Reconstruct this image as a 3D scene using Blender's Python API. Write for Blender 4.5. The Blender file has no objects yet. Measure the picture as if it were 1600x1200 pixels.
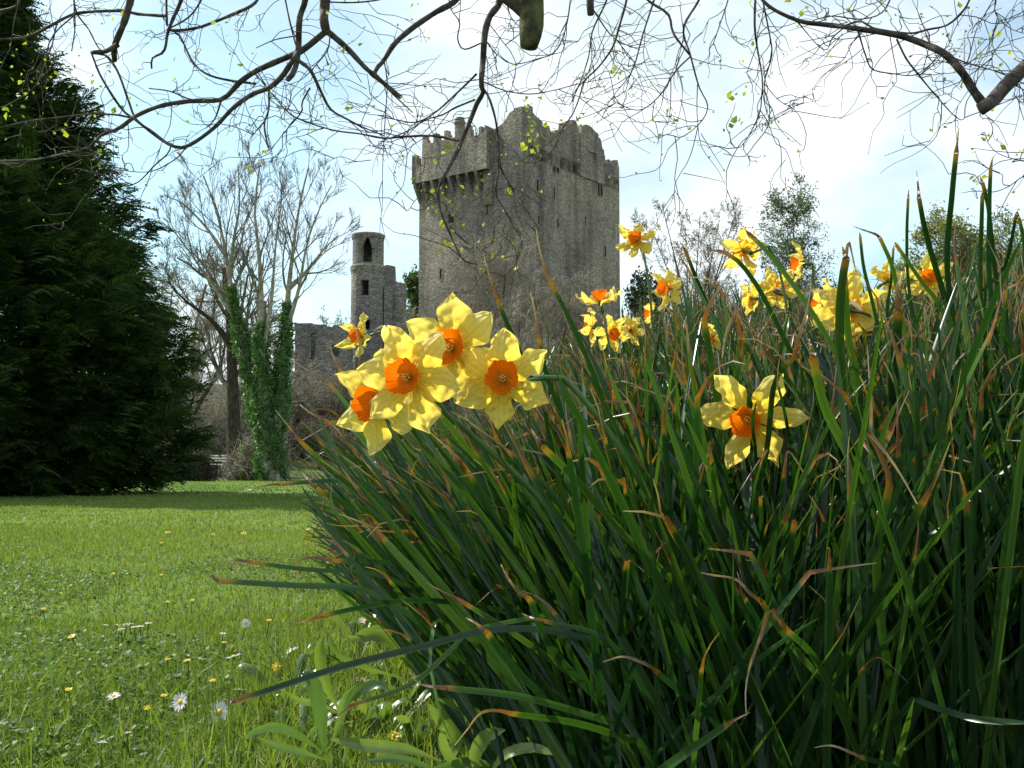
import bpy, math, random
import numpy as np
from mathutils import Vector, Matrix

# ------------------------------------------------------------------ camera, world, sun, exposure
sc = bpy.context.scene
COL = sc.collection
FPX = 1600.0
PITCH = math.atan(100 / FPX)
CAM = np.array([0.0, 0.0, 0.40])
cd = bpy.data.cameras.new("camera")
cam = bpy.data.objects.new("camera", cd)
COL.objects.link(cam)
cam.location = CAM
cam.rotation_euler = (math.pi / 2 + PITCH, 0, 0)
cd.sensor_width = 36
cd.lens = 36
cd.clip_start = 0.02
cd.clip_end = 3000
sc.camera = cam

SUN_AZ = math.radians(-58)      # left of the view direction (+Y)
SUN_EL = math.radians(44)
SUN = np.array([math.sin(SUN_AZ) * math.cos(SUN_EL), math.cos(SUN_AZ) * math.cos(SUN_EL), math.sin(SUN_EL)])
ld = bpy.data.lights.new("sun", 'SUN')
lo = bpy.data.objects.new("sun", ld)
COL.objects.link(lo)
ld.energy = 5.0
ld.angle = math.radians(0.5)
ld.color = (1.0, 0.95, 0.86)
lo.rotation_euler = Vector(SUN).to_track_quat('Z', 'Y').to_euler()

w = bpy.data.worlds.new("World")
sc.world = w
w.use_nodes = True
nt = w.node_tree
nt.nodes.clear()
N = nt.nodes.new
L = nt.links.new
wo = N('ShaderNodeOutputWorld')
bg = N('ShaderNodeBackground')
bg.inputs['Strength'].default_value = 0.10
sky = N('ShaderNodeTexSky')
sky.sky_type = 'NISHITA'
sky.sun_disc = False
sky.sun_elevation = SUN_EL
sky.sun_rotation = SUN_AZ
tc = N('ShaderNodeTexCoord')
mp = N('ShaderNodeMapping')
mp.inputs['Scale'].default_value = (1.0, 1.0, 2.2)
mp.inputs['Location'].default_value = (0.88, 0.2, 0.1)
no = N('ShaderNodeTexNoise')
no.inputs['Scale'].default_value = 2.1
no.inputs['Detail'].default_value = 7
no.inputs['Roughness'].default_value = 0.52
no.inputs['Distortion'].default_value = 0.25
rp = N('ShaderNodeValToRGB')
rp.color_ramp.elements[0].position = 0.40
rp.color_ramp.elements[0].color = (0.22, 0.22, 0.22, 1)
rp.color_ramp.elements[1].position = 0.60
rp.color_ramp.elements[1].color = (1, 1, 1, 1)
no2 = N('ShaderNodeTexNoise')
no2.inputs['Scale'].default_value = 5
no2.inputs['Detail'].default_value = 5
rp2 = N('ShaderNodeValToRGB')
rp2.color_ramp.elements[0].position = 0.35
rp2.color_ramp.elements[0].color = (5.6, 6.7, 7.3, 1)
rp2.color_ramp.elements[1].position = 0.62
rp2.color_ramp.elements[1].color = (9.0, 9.4, 9.6, 1)
mx = N('ShaderNodeMixRGB')
L(tc.outputs['Generated'], mp.inputs['Vector'])
L(mp.outputs['Vector'], no.inputs['Vector'])
L(mp.outputs['Vector'], no2.inputs['Vector'])
L(no.outputs['Fac'], rp.inputs['Fac'])
L(no2.outputs['Fac'], rp2.inputs['Fac'])
L(rp.outputs['Color'], mx.inputs['Fac'])
mul = N('ShaderNodeMixRGB')
mul.blend_type = 'MULTIPLY'
mul.inputs['Fac'].default_value = 1
mul.inputs['Color2'].default_value = (1.15, 1.45, 1.35, 1)
L(sky.outputs['Color'], mul.inputs['Color1'])
L(mul.outputs['Color'], mx.inputs['Color1'])
L(rp2.outputs['Color'], mx.inputs['Color2'])
L(mx.outputs['Color'], bg.inputs['Color'])
L(bg.outputs['Background'], wo.inputs['Surface'])

sc.view_settings.view_transform = 'Standard'
sc.view_settings.look = 'None'
sc.view_settings.exposure = 0.55
sc.view_settings.gamma = 1.0
sc.cycles.max_bounces = 6
sc.cycles.transparent_max_bounces = 8

# ------------------------------------------------------------------ helpers
rng = np.random.default_rng(7)


def ray(px, py):
    d = np.array([(px - 800) / FPX, 1.0, -(py - 600) / FPX])
    c, s = math.cos(PITCH), math.sin(PITCH)
    return np.array([d[0], d[1] * c - d[2] * s, d[1] * s + d[2] * c])


def P(px, py, D):
    """world point seen at photo pixel (px, py), D metres ahead of the camera along +Y"""
    r = ray(px, py)
    return CAM + r * (D / r[1])


def proj(p):
    """world -> photo pixels and depth, for arrays (...,3)"""
    q = np.asarray(p, float) - CAM
    c, s = math.cos(PITCH), math.sin(PITCH)
    y = q[..., 1] * c + q[..., 2] * s
    z = -q[..., 1] * s + q[..., 2] * c
    y = np.maximum(y, 1e-3)
    return 800 + q[..., 0] / y * FPX, 600 - z / y * FPX, y


def sstep(a, b, x):
    t = np.clip((np.asarray(x, float) - a) / (b - a), 0, 1)
    return t * t * (3 - 2 * t)


def bed_left(y):
    return -0.02 - 0.10 * (np.asarray(y, float) - 1.0)


def gz(x, y):
    """ground height"""
    x = np.asarray(x, float)
    y = np.asarray(y, float)
    lawn = -0.024 * np.clip(y - 4, 0, 40)
    lawn = lawn + 0.012 * np.sin(x * 2.1 + y * 1.3) * np.exp(-np.clip(y, 0, 50) / 12) + 0.008 * np.sin(x * 5.3 - y * 3.9)
    far = 7.0 * sstep(46, 92, y)
    hm = sstep(-0.05, 0.45, x - bed_left(y))
    m = hm * (np.clip(0.15 * (y - 0.75), 0, 0.5) + 0.07 * np.clip(x, 0, 3)) * (1 - sstep(4.6, 8, y)) * (1 - sstep(5, 8, x)) * sstep(-0.6, 0.6, y)
    return lawn + far + m


def nrm(v):
    return v / np.maximum(np.linalg.norm(v, axis=-1, keepdims=True), 1e-9)


class MB:
    """collects vertices and faces and links them as one mesh object"""

    def __init__(self):
        self.v, self.q, self.t, self.n = [], [], [], 0
        self.at = {}

    def add(self, v, faces, **attrs):
        v = np.asarray(v, float).reshape(-1, 3)
        f = np.asarray(faces, int)
        if f.size:
            (self.q if f.shape[-1] == 4 else self.t).append(f.reshape(-1, f.shape[-1]) + self.n)
        self.v.append(v)
        for k, a in attrs.items():
            self.at.setdefault(k, []).append((self.n, np.broadcast_to(np.asarray(a, float).ravel() if np.ndim(a) else a, (len(v),))))
        self.n += len(v)

    def build(self, name, mat, parent=None, loc=None, smooth=True):
        V = np.concatenate(self.v) if self.v else np.zeros((0, 3))
        if loc is not None:
            V = V - np.asarray(loc, float)
        me = bpy.data.meshes.new(name)
        me.vertices.add(len(V))
        me.vertices.foreach_set('co', V.ravel())
        parts = []
        sizes = []
        for arr, k in ((self.q, 4), (self.t, 3)):
            if arr:
                a = np.concatenate(arr)
                parts.append(a.ravel())
                sizes.append(np.full(len(a), k))
        if parts:
            li = np.concatenate(parts)
            sz = np.concatenate(sizes)
            me.loops.add(len(li))
            me.loops.foreach_set('vertex_index', li.astype(np.int32))
            me.polygons.add(len(sz))
            st = np.concatenate([[0], np.cumsum(sz)[:-1]])
            me.polygons.foreach_set('loop_start', st.astype(np.int32))
            me.polygons.foreach_set('loop_total', sz.astype(np.int32))
            me.polygons.foreach_set('use_smooth', np.full(len(sz), bool(smooth)))
        for k, lst in self.at.items():
            a = me.attributes.new(k, 'FLOAT', 'POINT')
            d = np.zeros(len(V))
            for s, x in lst:
                d[s:s + len(x)] = x
            a.data.foreach_set('value', d)
        me.update(calc_edges=True)
        me.validate()
        o = bpy.data.objects.new(name, me)
        COL.objects.link(o)
        if mat:
            me.materials.append(mat)
        if parent is not None:
            o.parent = parent
            if loc is None and parent.type == 'EMPTY':
                # vertices were given in world space: keep them there
                me.transform(Matrix.Translation(-Vector(parent.location)))
        if loc is not None and parent is None:
            o.location = loc
        return o


def empty(name, loc=(0, 0, 0)):
    o = bpy.data.objects.new(name, None)
    o.empty_display_size = 0.1
    COL.objects.link(o)
    o.location = loc
    return o


def tag(o, label=None, cat=None, group=None, kind=None):
    if label:
        o['label'] = label
    if cat:
        o['category'] = cat
    if group:
        o['group'] = group
    if kind:
        o['kind'] = kind
    return o


def grid_faces(nu, nv, wrap_u=False):
    i = np.arange(nu if wrap_u else nu - 1)[:, None]
    j = np.arange(nv - 1)[None, :]
    a = i * nv + j
    b = ((i + 1) % nu) * nv + j
    return np.stack([a, b, b + 1, a + 1], -1).reshape(-1, 4)


def tubes(mb, lst, sides=5, **attrs):
    """lst of (pts (S,3), radii (S,)); grouped by S and vectorised"""
    by = {}
    for p, r in lst:
        by.setdefault(len(p), []).append((p, r))
    for S, g in by.items():
        A = np.array([x[0] for x in g], float)
        R = np.array([x[1] for x in g], float)
        n = len(A)
        T = nrm(np.gradient(A, axis=1))
        ref = np.zeros((n, 1, 3))
        k = np.argmin(np.abs(T.mean(1)), axis=1)
        ref[np.arange(n), 0, k] = 1
        s1 = nrm(np.cross(T, np.broadcast_to(ref, T.shape)))
        s2 = np.cross(T, s1)
        th = np.arange(sides) * 2 * math.pi / sides
        V = A[:, :, None, :] + R[:, :, None, None] * (np.cos(th)[None, None, :, None] * s1[:, :, None, :] + np.sin(th)[None, None, :, None] * s2[:, :, None, :])
        i = np.arange(S - 1)[:, None]
        j = np.arange(sides)[None, :]
        a = i * sides + j
        b = i * sides + (j + 1) % sides
        f = np.stack([a, b, b + sides, a + sides], -1).reshape(-1, 4)
        F = f[None] + (np.arange(n) * S * sides)[:, None, None]
        mb.add(V, F.reshape(-1, 4), **attrs)


def ribbons(mb, A, side, W, fold=0.0, nrmv=None, **attrs):
    """A (n,S,3) centre lines, side (n,S,3), W (n,S) half widths; three vertices across when folded"""
    n, S = A.shape[:2]
    if fold:
        T = nrm(np.gradient(A, axis=1))
        nv = np.cross(T, side)
        V = np.stack([A - side * W[..., None], A - nv * (W * fold)[..., None], A + side * W[..., None]], 2)
        c = 3
    else:
        V = np.stack([A - side * W[..., None], A + side * W[..., None]], 2)
        c = 2
    i = np.arange(S - 1)[:, None]
    j = np.arange(c - 1)[None, :]
    a = i * c + j
    f = np.stack([a, a + 1, a + 1 + c, a + c], -1).reshape(-1, 4)
    F = f[None] + (np.arange(n) * S * c)[:, None, None]
    at = {k: np.broadcast_to(np.asarray(v)[..., None], (n, S, c)).ravel() for k, v in attrs.items()}
    if fold:
        at['mid'] = np.broadcast_to(np.array([0.0, 1.0, 0.0]), (n, S, 3)).ravel()
    mb.add(V, F.reshape(-1, 4), **at)


def smooth_line(pts, n):
    """Catmull-Rom resample of a polyline"""
    p = np.asarray(pts, float)
    if len(p) == 2:
        t = np.linspace(0, 1, n)[:, None]
        return p[0] * (1 - t) + p[1] * t
    q = np.vstack([2 * p[0] - p[1], p, 2 * p[-1] - p[-2]])
    seg = np.linalg.norm(np.diff(p[:, :3], axis=0), axis=1)
    cum = np.concatenate([[0], np.cumsum(seg)])
    out = []
    for d in np.linspace(0, cum[-1], n):
        k = min(np.searchsorted(cum, d, side='right') - 1, len(p) - 2)
        t = (d - cum[k]) / max(seg[k], 1e-9)
        a, b, c, e = q[k], q[k + 1], q[k + 2], q[k + 3]
        out.append(0.5 * ((2 * b) + (-a + c) * t + (2 * a - 5 * b + 4 * c - e) * t * t + (-a + 3 * b - 3 * c + e) * t ** 3))
    return np.array(out)


# ------------------------------------------------------------------ materials
def new_mat(name):
    m = bpy.data.materials.new(name)
    m.use_nodes = True
    t = m.node_tree
    t.nodes.clear()
    return m, t


def ramp(t, fac, stops):
    r = t.nodes.new('ShaderNodeValToRGB')
    e = r.color_ramp.elements
    while len(e) < len(stops):
        e.new(0.5)
    for k, (p, c) in enumerate(stops):
        e[k].position = p
        e[k].color = (*c, 1)
    if fac is not None:
        t.links.new(fac, r.inputs['Fac'])
    return r.outputs['Color']


def noise(t, scale, detail=4, rough=0.55, vec=None, coord='Object', stretch=None, dist=0):
    n = t.nodes.new('ShaderNodeTexNoise')
    n.inputs['Scale'].default_value = scale
    n.inputs['Detail'].default_value = detail
    n.inputs['Roughness'].default_value = rough
    n.inputs['Distortion'].default_value = dist
    c = t.nodes.new('ShaderNodeTexCoord')
    o = c.outputs[coord]
    if stretch:
        m = t.nodes.new('ShaderNodeMapping')
        m.inputs['Scale'].default_value = stretch
        t.links.new(o, m.inputs['Vector'])
        o = m.outputs['Vector']
    t.links.new(o, n.inputs['Vector'])
    return n.outputs['Fac']


def mixc(t, fac, a, b, mode='MIX'):
    m = t.nodes.new('ShaderNodeMixRGB')
    m.blend_type = mode
    for k, v in (('Fac', fac), ('Color1', a), ('Color2', b)):
        if isinstance(v, (int, float)):
            m.inputs[k].default_value = v
        elif isinstance(v, tuple):
            m.inputs[k].default_value = (*v, 1)
        else:
            t.links.new(v, m.inputs[k])
    return m.outputs['Color']


def attr(t, name):
    a = t.nodes.new('ShaderNodeAttribute')
    a.attribute_name = name
    return a.outputs['Fac']


def finish(m, t, color, rough=0.8, spec=0.3, trans=0.0, tcol=None, bump=None, bstr=0.3, bdist=0.01):
    p = t.nodes.new('ShaderNodeBsdfPrincipled')
    if isinstance(color, tuple):
        p.inputs['Base Color'].default_value = (*color, 1)
    else:
        t.links.new(color, p.inputs['Base Color'])
    p.inputs['Roughness'].default_value = rough
    p.inputs['Specular IOR Level'].default_value = spec
    if bump is not None:
        b = t.nodes.new('ShaderNodeBump')
        b.inputs['Strength'].default_value = bstr
        b.inputs['Distance'].default_value = bdist
        t.links.new(bump, b.inputs['Height'])
        t.links.new(b.outputs['Normal'], p.inputs['Normal'])
    o = t.nodes.new('ShaderNodeOutputMaterial')
    if trans > 0:
        tr = t.nodes.new('ShaderNodeBsdfTranslucent')
        c = tcol if tcol is not None else color
        if isinstance(c, tuple):
            tr.inputs['Color'].default_value = (*c, 1)
        else:
            t.links.new(c, tr.inputs['Color'])
        mxs = t.nodes.new('ShaderNodeMixShader')
        mxs.inputs['Fac'].default_value = trans
        t.links.new(p.outputs[0], mxs.inputs[1])
        t.links.new(tr.outputs[0], mxs.inputs[2])
        t.links.new(mxs.outputs[0], o.inputs['Surface'])
    else:
        t.links.new(p.outputs[0], o.inputs['Surface'])
    return m


def simple(name, c1, c2, scale=5, rough=0.85, spec=0.2, trans=0, tmul=None, bstr=0.0, detail=5, stretch=None, bdist=0.01, mid=(0.35, 0.65)):
    m, t = new_mat(name)
    n = noise(t, scale, detail, stretch=stretch)
    c = ramp(t, n, [(mid[0], c1), (mid[1], c2)])
    return finish(m, t, c, rough, spec, trans, mixc(t, 1.0, c, tmul, 'MULTIPLY') if tmul else None, n if bstr else None, bstr, bdist)


def leafy(name, green, rough=0.4, spec=0.5, trans=0.35, tmul=(1.6, 1.7, 0.6), withered=True):
    """leaf blade: per-blade tint ('rnd') and withering along the length ('wither')"""
    m, t = new_mat(name)
    g = ramp(t, attr(t, 'rnd'), [(0.0, green[0]), (0.5, green[1]), (1.0, green[2])])
    n = noise(t, 60, 3, stretch=(1, 1, 0.15))
    g = mixc(t, 0.35, g, ramp(t, n, [(0.3, (0.55, 0.55, 0.55)), (0.7, (1.25, 1.25, 1.25))]), 'MULTIPLY')
    if withered:
        g = mixc(t, 1.0, g, ramp(t, attr(t, 'mid'), [(0.0, (1.45, 1.35, 1.2)), (0.25, (0.95, 0.95, 0.95)), (0.8, (0.95, 0.95, 0.95)), (1.0, (0.6, 0.65, 0.7))]), 'MULTIPLY')  # midline darker; sunlit look of the blade edges put into the colour
    c = g
    if withered:
        wf = attr(t, 'wither')
        dead = ramp(t, wf, [(0.03, (0.10, 0.14, 0.02)), (0.07, (0.32, 0.17, 0.025)), (0.15, (0.20, 0.075, 0.022)), (0.40, (0.15, 0.075, 0.045)), (0.7, (0.30, 0.20, 0.14)), (1.0, (0.44, 0.33, 0.25))])
        n2 = noise(t, 140, 2)
        dead = mixc(t, 0.4, dead, ramp(t, n2, [(0.3, (0.5, 0.5, 0.5)), (0.7, (1.2, 1.2, 1.2))]), 'MULTIPLY')
        k = ramp(t, wf, [(0.02, (0, 0, 0)), (0.12, (1, 1, 1))])
        c = mixc(t, k, g, dead)
    return finish(m, t, c, rough, spec, trans, mixc(t, 1.0, c, tmul, 'MULTIPLY'))


M = {}
M['daff_leaf'] = leafy('daffodil_leaf_green', [(0.008, 0.030, 0.012), (0.017, 0.055, 0.012), (0.066, 0.135, 0.020)], rough=0.30, spec=0.42, trans=0.24, tmul=(1.7, 1.9, 0.6))
M['grass'] = leafy('grass_blade', [(0.060, 0.118, 0.028), (0.125, 0.190, 0.040), (0.25, 0.27, 0.090)], rough=0.5, spec=0.22, trans=0.40, tmul=(1.5, 1.6, 0.5), withered=False)
M['broad'] = leafy('broad_leaf_green', [(0.07, 0.13, 0.05), (0.11, 0.19, 0.06), (0.20, 0.27, 0.07)], rough=0.28, spec=0.7, trans=0.35, tmul=(1.5, 1.6, 0.6), withered=False)


def petal_mat():
    m, t = new_mat('daffodil_petal')
    c = ramp(t, attr(t, 'along'), [(0.0, (0.82, 0.54, 0.03)), (0.3, (0.88, 0.72, 0.11)), (1.0, (0.90, 0.81, 0.29))])
    n = noise(t, 260, 3)
    v = mixc(t, 0.5, ramp(t, attr(t, 'vein'), [(0.25, (0.84, 0.80, 0.62)), (0.6, (1.0, 1.0, 1.0))]), ramp(t, n, [(0.3, (0.9, 0.9, 0.85)), (0.7, (1.03, 1.03, 1.0))]))
    c = mixc(t, 0.8, c, v, 'MULTIPLY')
    return finish(m, t, c, 0.55, 0.25, 0.62, mixc(t, 1.0, c, (1.12, 1.0, 0.6), 'MULTIPLY'), attr(t, 'vein'), 0.5, 0.0012)


def corona_mat():
    m, t = new_mat('daffodil_corona')
    c = ramp(t, attr(t, 'along'), [(0.0, (0.72, 0.34, 0.02)), (0.45, (0.86, 0.24, 0.006)), (1.0, (0.90, 0.20, 0.004))])
    c = mixc(t, 0.8, c, ramp(t, attr(t, 'vein'), [(0.1, (0.72, 0.66, 0.6)), (0.6, (1.0, 1.0, 1.0))]), 'MULTIPLY')  # shading of the cup's radiating ribs painted into the colour
    return finish(m, t, c, 0.5, 0.25, 0.45, mixc(t, 1.0, c, (1.05, 0.85, 0.5), 'MULTIPLY'), attr(t, 'vein'), 0.3, 0.0008)


M['petal'] = petal_mat()
M['corona'] = corona_mat()
M['stamen'] = simple('stamen', (0.55, 0.38, 0.05), (0.75, 0.55, 0.12), 400)
M['stem'] = simple('flower_stem', (0.045, 0.11, 0.03), (0.08, 0.17, 0.04), 30, 0.4, 0.4, 0.12)
M['spathe'] = simple('papery_spathe', (0.36, 0.25, 0.15), (0.60, 0.48, 0.34), 120, 0.7, 0.2, 0.35)
M['ovary'] = simple('ovary', (0.012, 0.035, 0.016), (0.03, 0.08, 0.03), 60, 0.35, 0.5)
M['daisy_petal'] = simple('daisy_petal', (0.62, 0.55, 0.60), (0.85, 0.84, 0.84), 300, 0.7, 0.2, 0.3)
M['daisy_eye'] = simple('daisy_eye', (0.60, 0.42, 0.03), (0.80, 0.62, 0.06), 500, 0.8)
M['yellow_petal'] = simple('celandine_petal', (0.68, 0.44, 0.01), (0.82, 0.60, 0.03), 300, 0.35, 0.5, 0.3)
M['bark'] = simple('bark_grey', (0.040, 0.032, 0.026), (0.15, 0.12, 0.09), 22, 0.9, 0.15, bstr=0.6, stretch=(1, 1, 0.35), bdist=0.01)
M['overbark'] = simple('bark_overhead', (0.028, 0.023, 0.020), (0.11, 0.085, 0.07), 30, 0.8, 0.25, bstr=0.5, bdist=0.006)
M['mossbark'] = simple('bark_mossy', (0.035, 0.030, 0.020), (0.12, 0.12, 0.05), 26, 0.9, 0.15, bstr=0.8, bdist=0.012)
M['paletwig'] = simple('twig_pale', (0.19, 0.17, 0.13), (0.38, 0.345, 0.27), 6, 0.9, 0.1)
M['twigfar'] = simple('twig_far', (0.095, 0.085, 0.066), (0.23, 0.20, 0.15), 3, 0.9, 0.1)
M['bud'] = simple('bud_leaf', (0.16, 0.22, 0.03), (0.42, 0.46, 0.05), 9, 0.5, 0.3, 0.5, (1.4, 1.4, 0.7))
M['conifer'] = simple('conifer_spray', (0.012, 0.032, 0.010), (0.066, 0.105, 0.022), 3.2, 0.6, 0.3, 0.3, (1.8, 1.8, 0.5), mid=(0.4, 0.68))
M['ivy'] = simple('ivy_leaf', (0.030, 0.085, 0.024), (0.11, 0.22, 0.05), 7, 0.45, 0.35, 0.3, (1.4, 1.6, 0.7))
M['shrubleaf'] = simple('shrub_leaf', (0.05, 0.075, 0.025), (0.22, 0.26, 0.09), 3, 0.6, 0.3, 0.3, (1.4, 1.4, 0.7))
M['greenleaf'] = simple('young_leaf', (0.045, 0.085, 0.025), (0.11, 0.16, 0.05), 1.5, 0.55, 0.3, 0.3, (1.4, 1.5, 0.7))
M['olive'] = simple('olive_leaf', (0.08, 0.10, 0.03), (0.24, 0.26, 0.08), 1.2, 0.55, 0.3, 0.3, (1.4, 1.4, 0.7))
M['darkleaf'] = simple('dark_evergreen_leaf', (0.012, 0.028, 0.012), (0.035, 0.065, 0.022), 2, 0.45, 0.4, 0.1)
M['purple'] = simple('purple_blossom', (0.22, 0.07, 0.12), (0.36, 0.16, 0.20), 6, 0.7, 0.2, 0.3)
M['brownleaf'] = simple('bracken', (0.10, 0.092, 0.04), (0.32, 0.28, 0.14), 2, 0.8, 0.2, 0.25)
M['white_wood'] = simple('pale_painted_wood', (0.55, 0.52, 0.47), (0.78, 0.76, 0.72), 8, 0.6)
M['soil'] = simple('soil', (0.018, 0.013, 0.009), (0.06, 0.045, 0.03), 14, 0.95, 0.1, bstr=0.8, bdist=0.02)
M['dead_twig'] = simple('dead_twig', (0.05, 0.035, 0.028), (0.22, 0.17, 0.14), 60, 0.85, 0.2, bstr=0.5)


def ground_mat():
    m, t = new_mat('ground')
    n1 = noise(t, 0.9, 6)
    n2 = noise(t, 38, 5)
    c = ramp(t, n1, [(0.3, (0.055, 0.105, 0.018)), (0.55, (0.10, 0.165, 0.025)), (0.75, (0.15, 0.19, 0.040))])
    c = mixc(t, 0.6, c, ramp(t, n2, [(0.3, (0.55, 0.6, 0.55)), (0.7, (1.3, 1.25, 1.1))]), 'MULTIPLY')
    rough_g = ramp(t, noise(t, 0.35, 6), [(0.35, (0.055, 0.060, 0.022)), (0.65, (0.12, 0.115, 0.05))])
    c = mixc(t, attr(t, 'wild'), c, rough_g)
    soil = ramp(t, n2, [(0.3, (0.012, 0.012, 0.008)), (0.7, (0.045, 0.04, 0.024))])
    c = mixc(t, attr(t, 'bed'), c, soil)
    return finish(m, t, c, 0.9, 0.15, 0, None, n2, 0.6, 0.015)


M['ground'] = ground_mat()


def stone_mat(name, dark, light, scale=3.2, stain=0.6):
    m, t = new_mat(name)
    c0 = t.nodes.new('ShaderNodeTexCoord')
    mpg = t.nodes.new('ShaderNodeMapping')
    mpg.inputs['Scale'].default_value = (1, 1, 1.7)
    t.links.new(c0.outputs['Object'], mpg.inputs['Vector'])
    vo = t.nodes.new('ShaderNodeTexVoronoi')
    vo.inputs['Scale'].default_value = scale
    t.links.new(mpg.outputs['Vector'], vo.inputs['Vector'])
    vd = t.nodes.new('ShaderNodeTexVoronoi')
    vd.feature = 'DISTANCE_TO_EDGE'
    vd.inputs['Scale'].default_value = scale
    t.links.new(mpg.outputs['Vector'], vd.inputs['Vector'])
    sep = t.nodes.new('ShaderNodeSeparateColor')
    t.links.new(vo.outputs['Color'], sep.inputs[0])
    c = ramp(t, sep.outputs[0], [(0.0, dark), (0.55, tuple((a + b) / 2 for a, b in zip(dark, light))), (1.0, light)])
    # pale lichened stones and dark weathering streaks running down
    c = mixc(t, ramp(t, noise(t, 4.5, 5, 0.7), [(0.58, (0, 0, 0)), (0.70, (0.28, 0.28, 0.28))]), c, (0.42, 0.38, 0.31))
    st = noise(t, 0.75, 6, 0.65, stretch=(1, 1, 0.10))
    c = mixc(t, stain, c, ramp(t, st, [(0.36, (0.42, 0.40, 0.37)), (0.55, (0.95, 0.92, 0.88)), (0.7, (1.25, 1.15, 1.0))]), 'MULTIPLY')
    big_ = noise(t, 0.22, 4, 0.5)
    c = mixc(t, 1.0, c, ramp(t, big_, [(0.38, (0.72, 0.72, 0.74)), (0.62, (1.15, 1.12, 1.05))]), 'MULTIPLY')
    mo = noise(t, 0.45, 5)
    c = mixc(t, ramp(t, mo, [(0.55, (0, 0, 0)), (0.72, (0.45, 0.45, 0.45))]), c, (0.09, 0.095, 0.055))
    c = mixc(t, ramp(t, vd.outputs['Distance'], [(0.0, (0.6, 0.6, 0.6)), (0.06, (0, 0, 0))]), c, tuple(x * 0.45 for x in dark))
    return finish(m, t, c, 0.92, 0.15, 0, None, vd.outputs['Distance'], 0.7, 0.25)


M['keep'] = stone_mat('keep_stone', (0.21, 0.195, 0.168), (0.40, 0.37, 0.315), 4.0, 0.75)
M['ruin'] = stone_mat('ruin_stone', (0.17, 0.165, 0.148), (0.36, 0.345, 0.31), 4.2, 0.45)
M['dressed'] = simple('dressed_stone', (0.16, 0.14, 0.115), (0.28, 0.25, 0.21), 5, 0.9)
M['bark_dark'] = simple('bark_dark', (0.030, 0.025, 0.020), (0.085, 0.07, 0.05), 12, 0.95, 0.1, bstr=0.6, stretch=(1, 1, 0.3), bdist=0.03)

# ------------------------------------------------------------------ ground
ys = np.unique(np.concatenate([np.linspace(-6, 0, 13), np.linspace(0, 6, 61), np.linspace(6, 20, 36), np.linspace(20, 110, 91), np.array([130, 170, 250, 400, 700, 1200, 2000])]))
xs0 = np.concatenate([np.linspace(-3.2, 4.2, 75), np.linspace(4.6, 14, 14), np.linspace(16, 80, 17), [120, 250, 600, 1500]])
xs = np.unique(np.concatenate([xs0, -np.concatenate([np.linspace(3.6, 14, 16), np.linspace(16, 80, 17), [120, 250, 600, 1500]])]))
X, Y = np.meshgrid(xs, ys, indexing='ij')
Z = gz(X, Y)
gb = MB()
bedm = sstep(-0.10, 0.12, X - bed_left(Y)) * (1 - sstep(4.8, 6, Y)) * sstep(0.2, 0.7, Y) * (1 - sstep(5, 7, X))
wild = sstep(40.5, 41.5, Y + 0.5 * np.sin(X * 1.3)) * (1 - 0.55 * sstep(-12.2, -11, X * 46 / np.maximum(Y, 1)) * sstep(46, 47, Y) * (1 - sstep(58, 60, Y)))
gb.add(np.stack([X, Y, Z], -1), grid_faces(len(xs), len(ys)), bed=bedm.ravel(), wild=wild.ravel())
tag(gb.build('ground', M['ground']), kind='structure')


def grow(out, r, p, d, length, rad, lvl, maxl, spread=0.65, up=0.12, wig=0.16, kids=(4, 6), ratio=0.62, start=0.25, n=7, leaf=None, minr=0.004, tipf=0.4):
    """one branch as a polyline and, recursively, its side branches; out[lvl] gets (pts, radii)"""
    step = length / (n - 1)
    pts = [np.array(p, float)]
    d = d / np.linalg.norm(d)
    dirs = [d]
    for k in range(n - 1):
        d = d + r.normal(0, wig, 3)
        d[2] += up
        d /= np.linalg.norm(d)
        pts.append(pts[-1] + d * step)
        dirs.append(d)
    pts = np.array(pts)
    rr = np.maximum(rad * np.linspace(1, tipf if lvl < maxl else 0.35, n), minr)
    out.setdefault(lvl, []).append((pts, rr))
    if lvl >= maxl:
        if leaf is not None:
            leaf.append((pts[-1], dirs[-1]))
        return
    for c in range(r.integers(kids[0], kids[1] + 1)):
        t = start + (1 - start) * (c + r.random()) / kids[1]
        t = min(t, 0.999)
        k = t * (n - 1)
        i = int(k)
        q = pts[i] * (1 - k + i) + pts[i + 1] * (k - i)
        ax = r.normal(0, 1, 3)
        ax -= ax.dot(dirs[i]) * dirs[i]
        ax /= np.linalg.norm(ax)
        a = spread * (0.6 + 0.7 * r.random())
        nd = dirs[i] * math.cos(a) + ax * math.sin(a)
        rq = np.interp(t, np.linspace(0, 1, n), rr) * 0.55
        grow(out, r, q, nd, length * ratio * (0.7 + 0.5 * r.random()) * (1.15 - 0.45 * t), rq, lvl + 1, maxl, spread, up, wig, kids, ratio, 0.15, max(4, n - 1), leaf, minr, tipf)


def leaf_quads(mb, pts, size, r, per=6, jitter=0.15, droop=0.0):
    """small leaf-shaped quads scattered round points"""
    pts = np.asarray(pts, float)
    if not len(pts):
        return
    n = len(pts) * per
    c = np.repeat(pts, per, 0) + r.normal(0, jitter, (n, 3))
    a = nrm(r.normal(0, 1, (n, 3)) + np.array([0, 0, -droop]))
    b = nrm(np.cross(a, r.normal(0, 1, (n, 3))))
    s = size * (0.6 + 0.8 * r.random((n, 1)))
    V = np.stack([c - a * s, c + b * s * 0.45, c + a * s, c - b * s * 0.45], 1)
    mb.add(V, np.arange(n * 4).reshape(n, 4))


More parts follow.
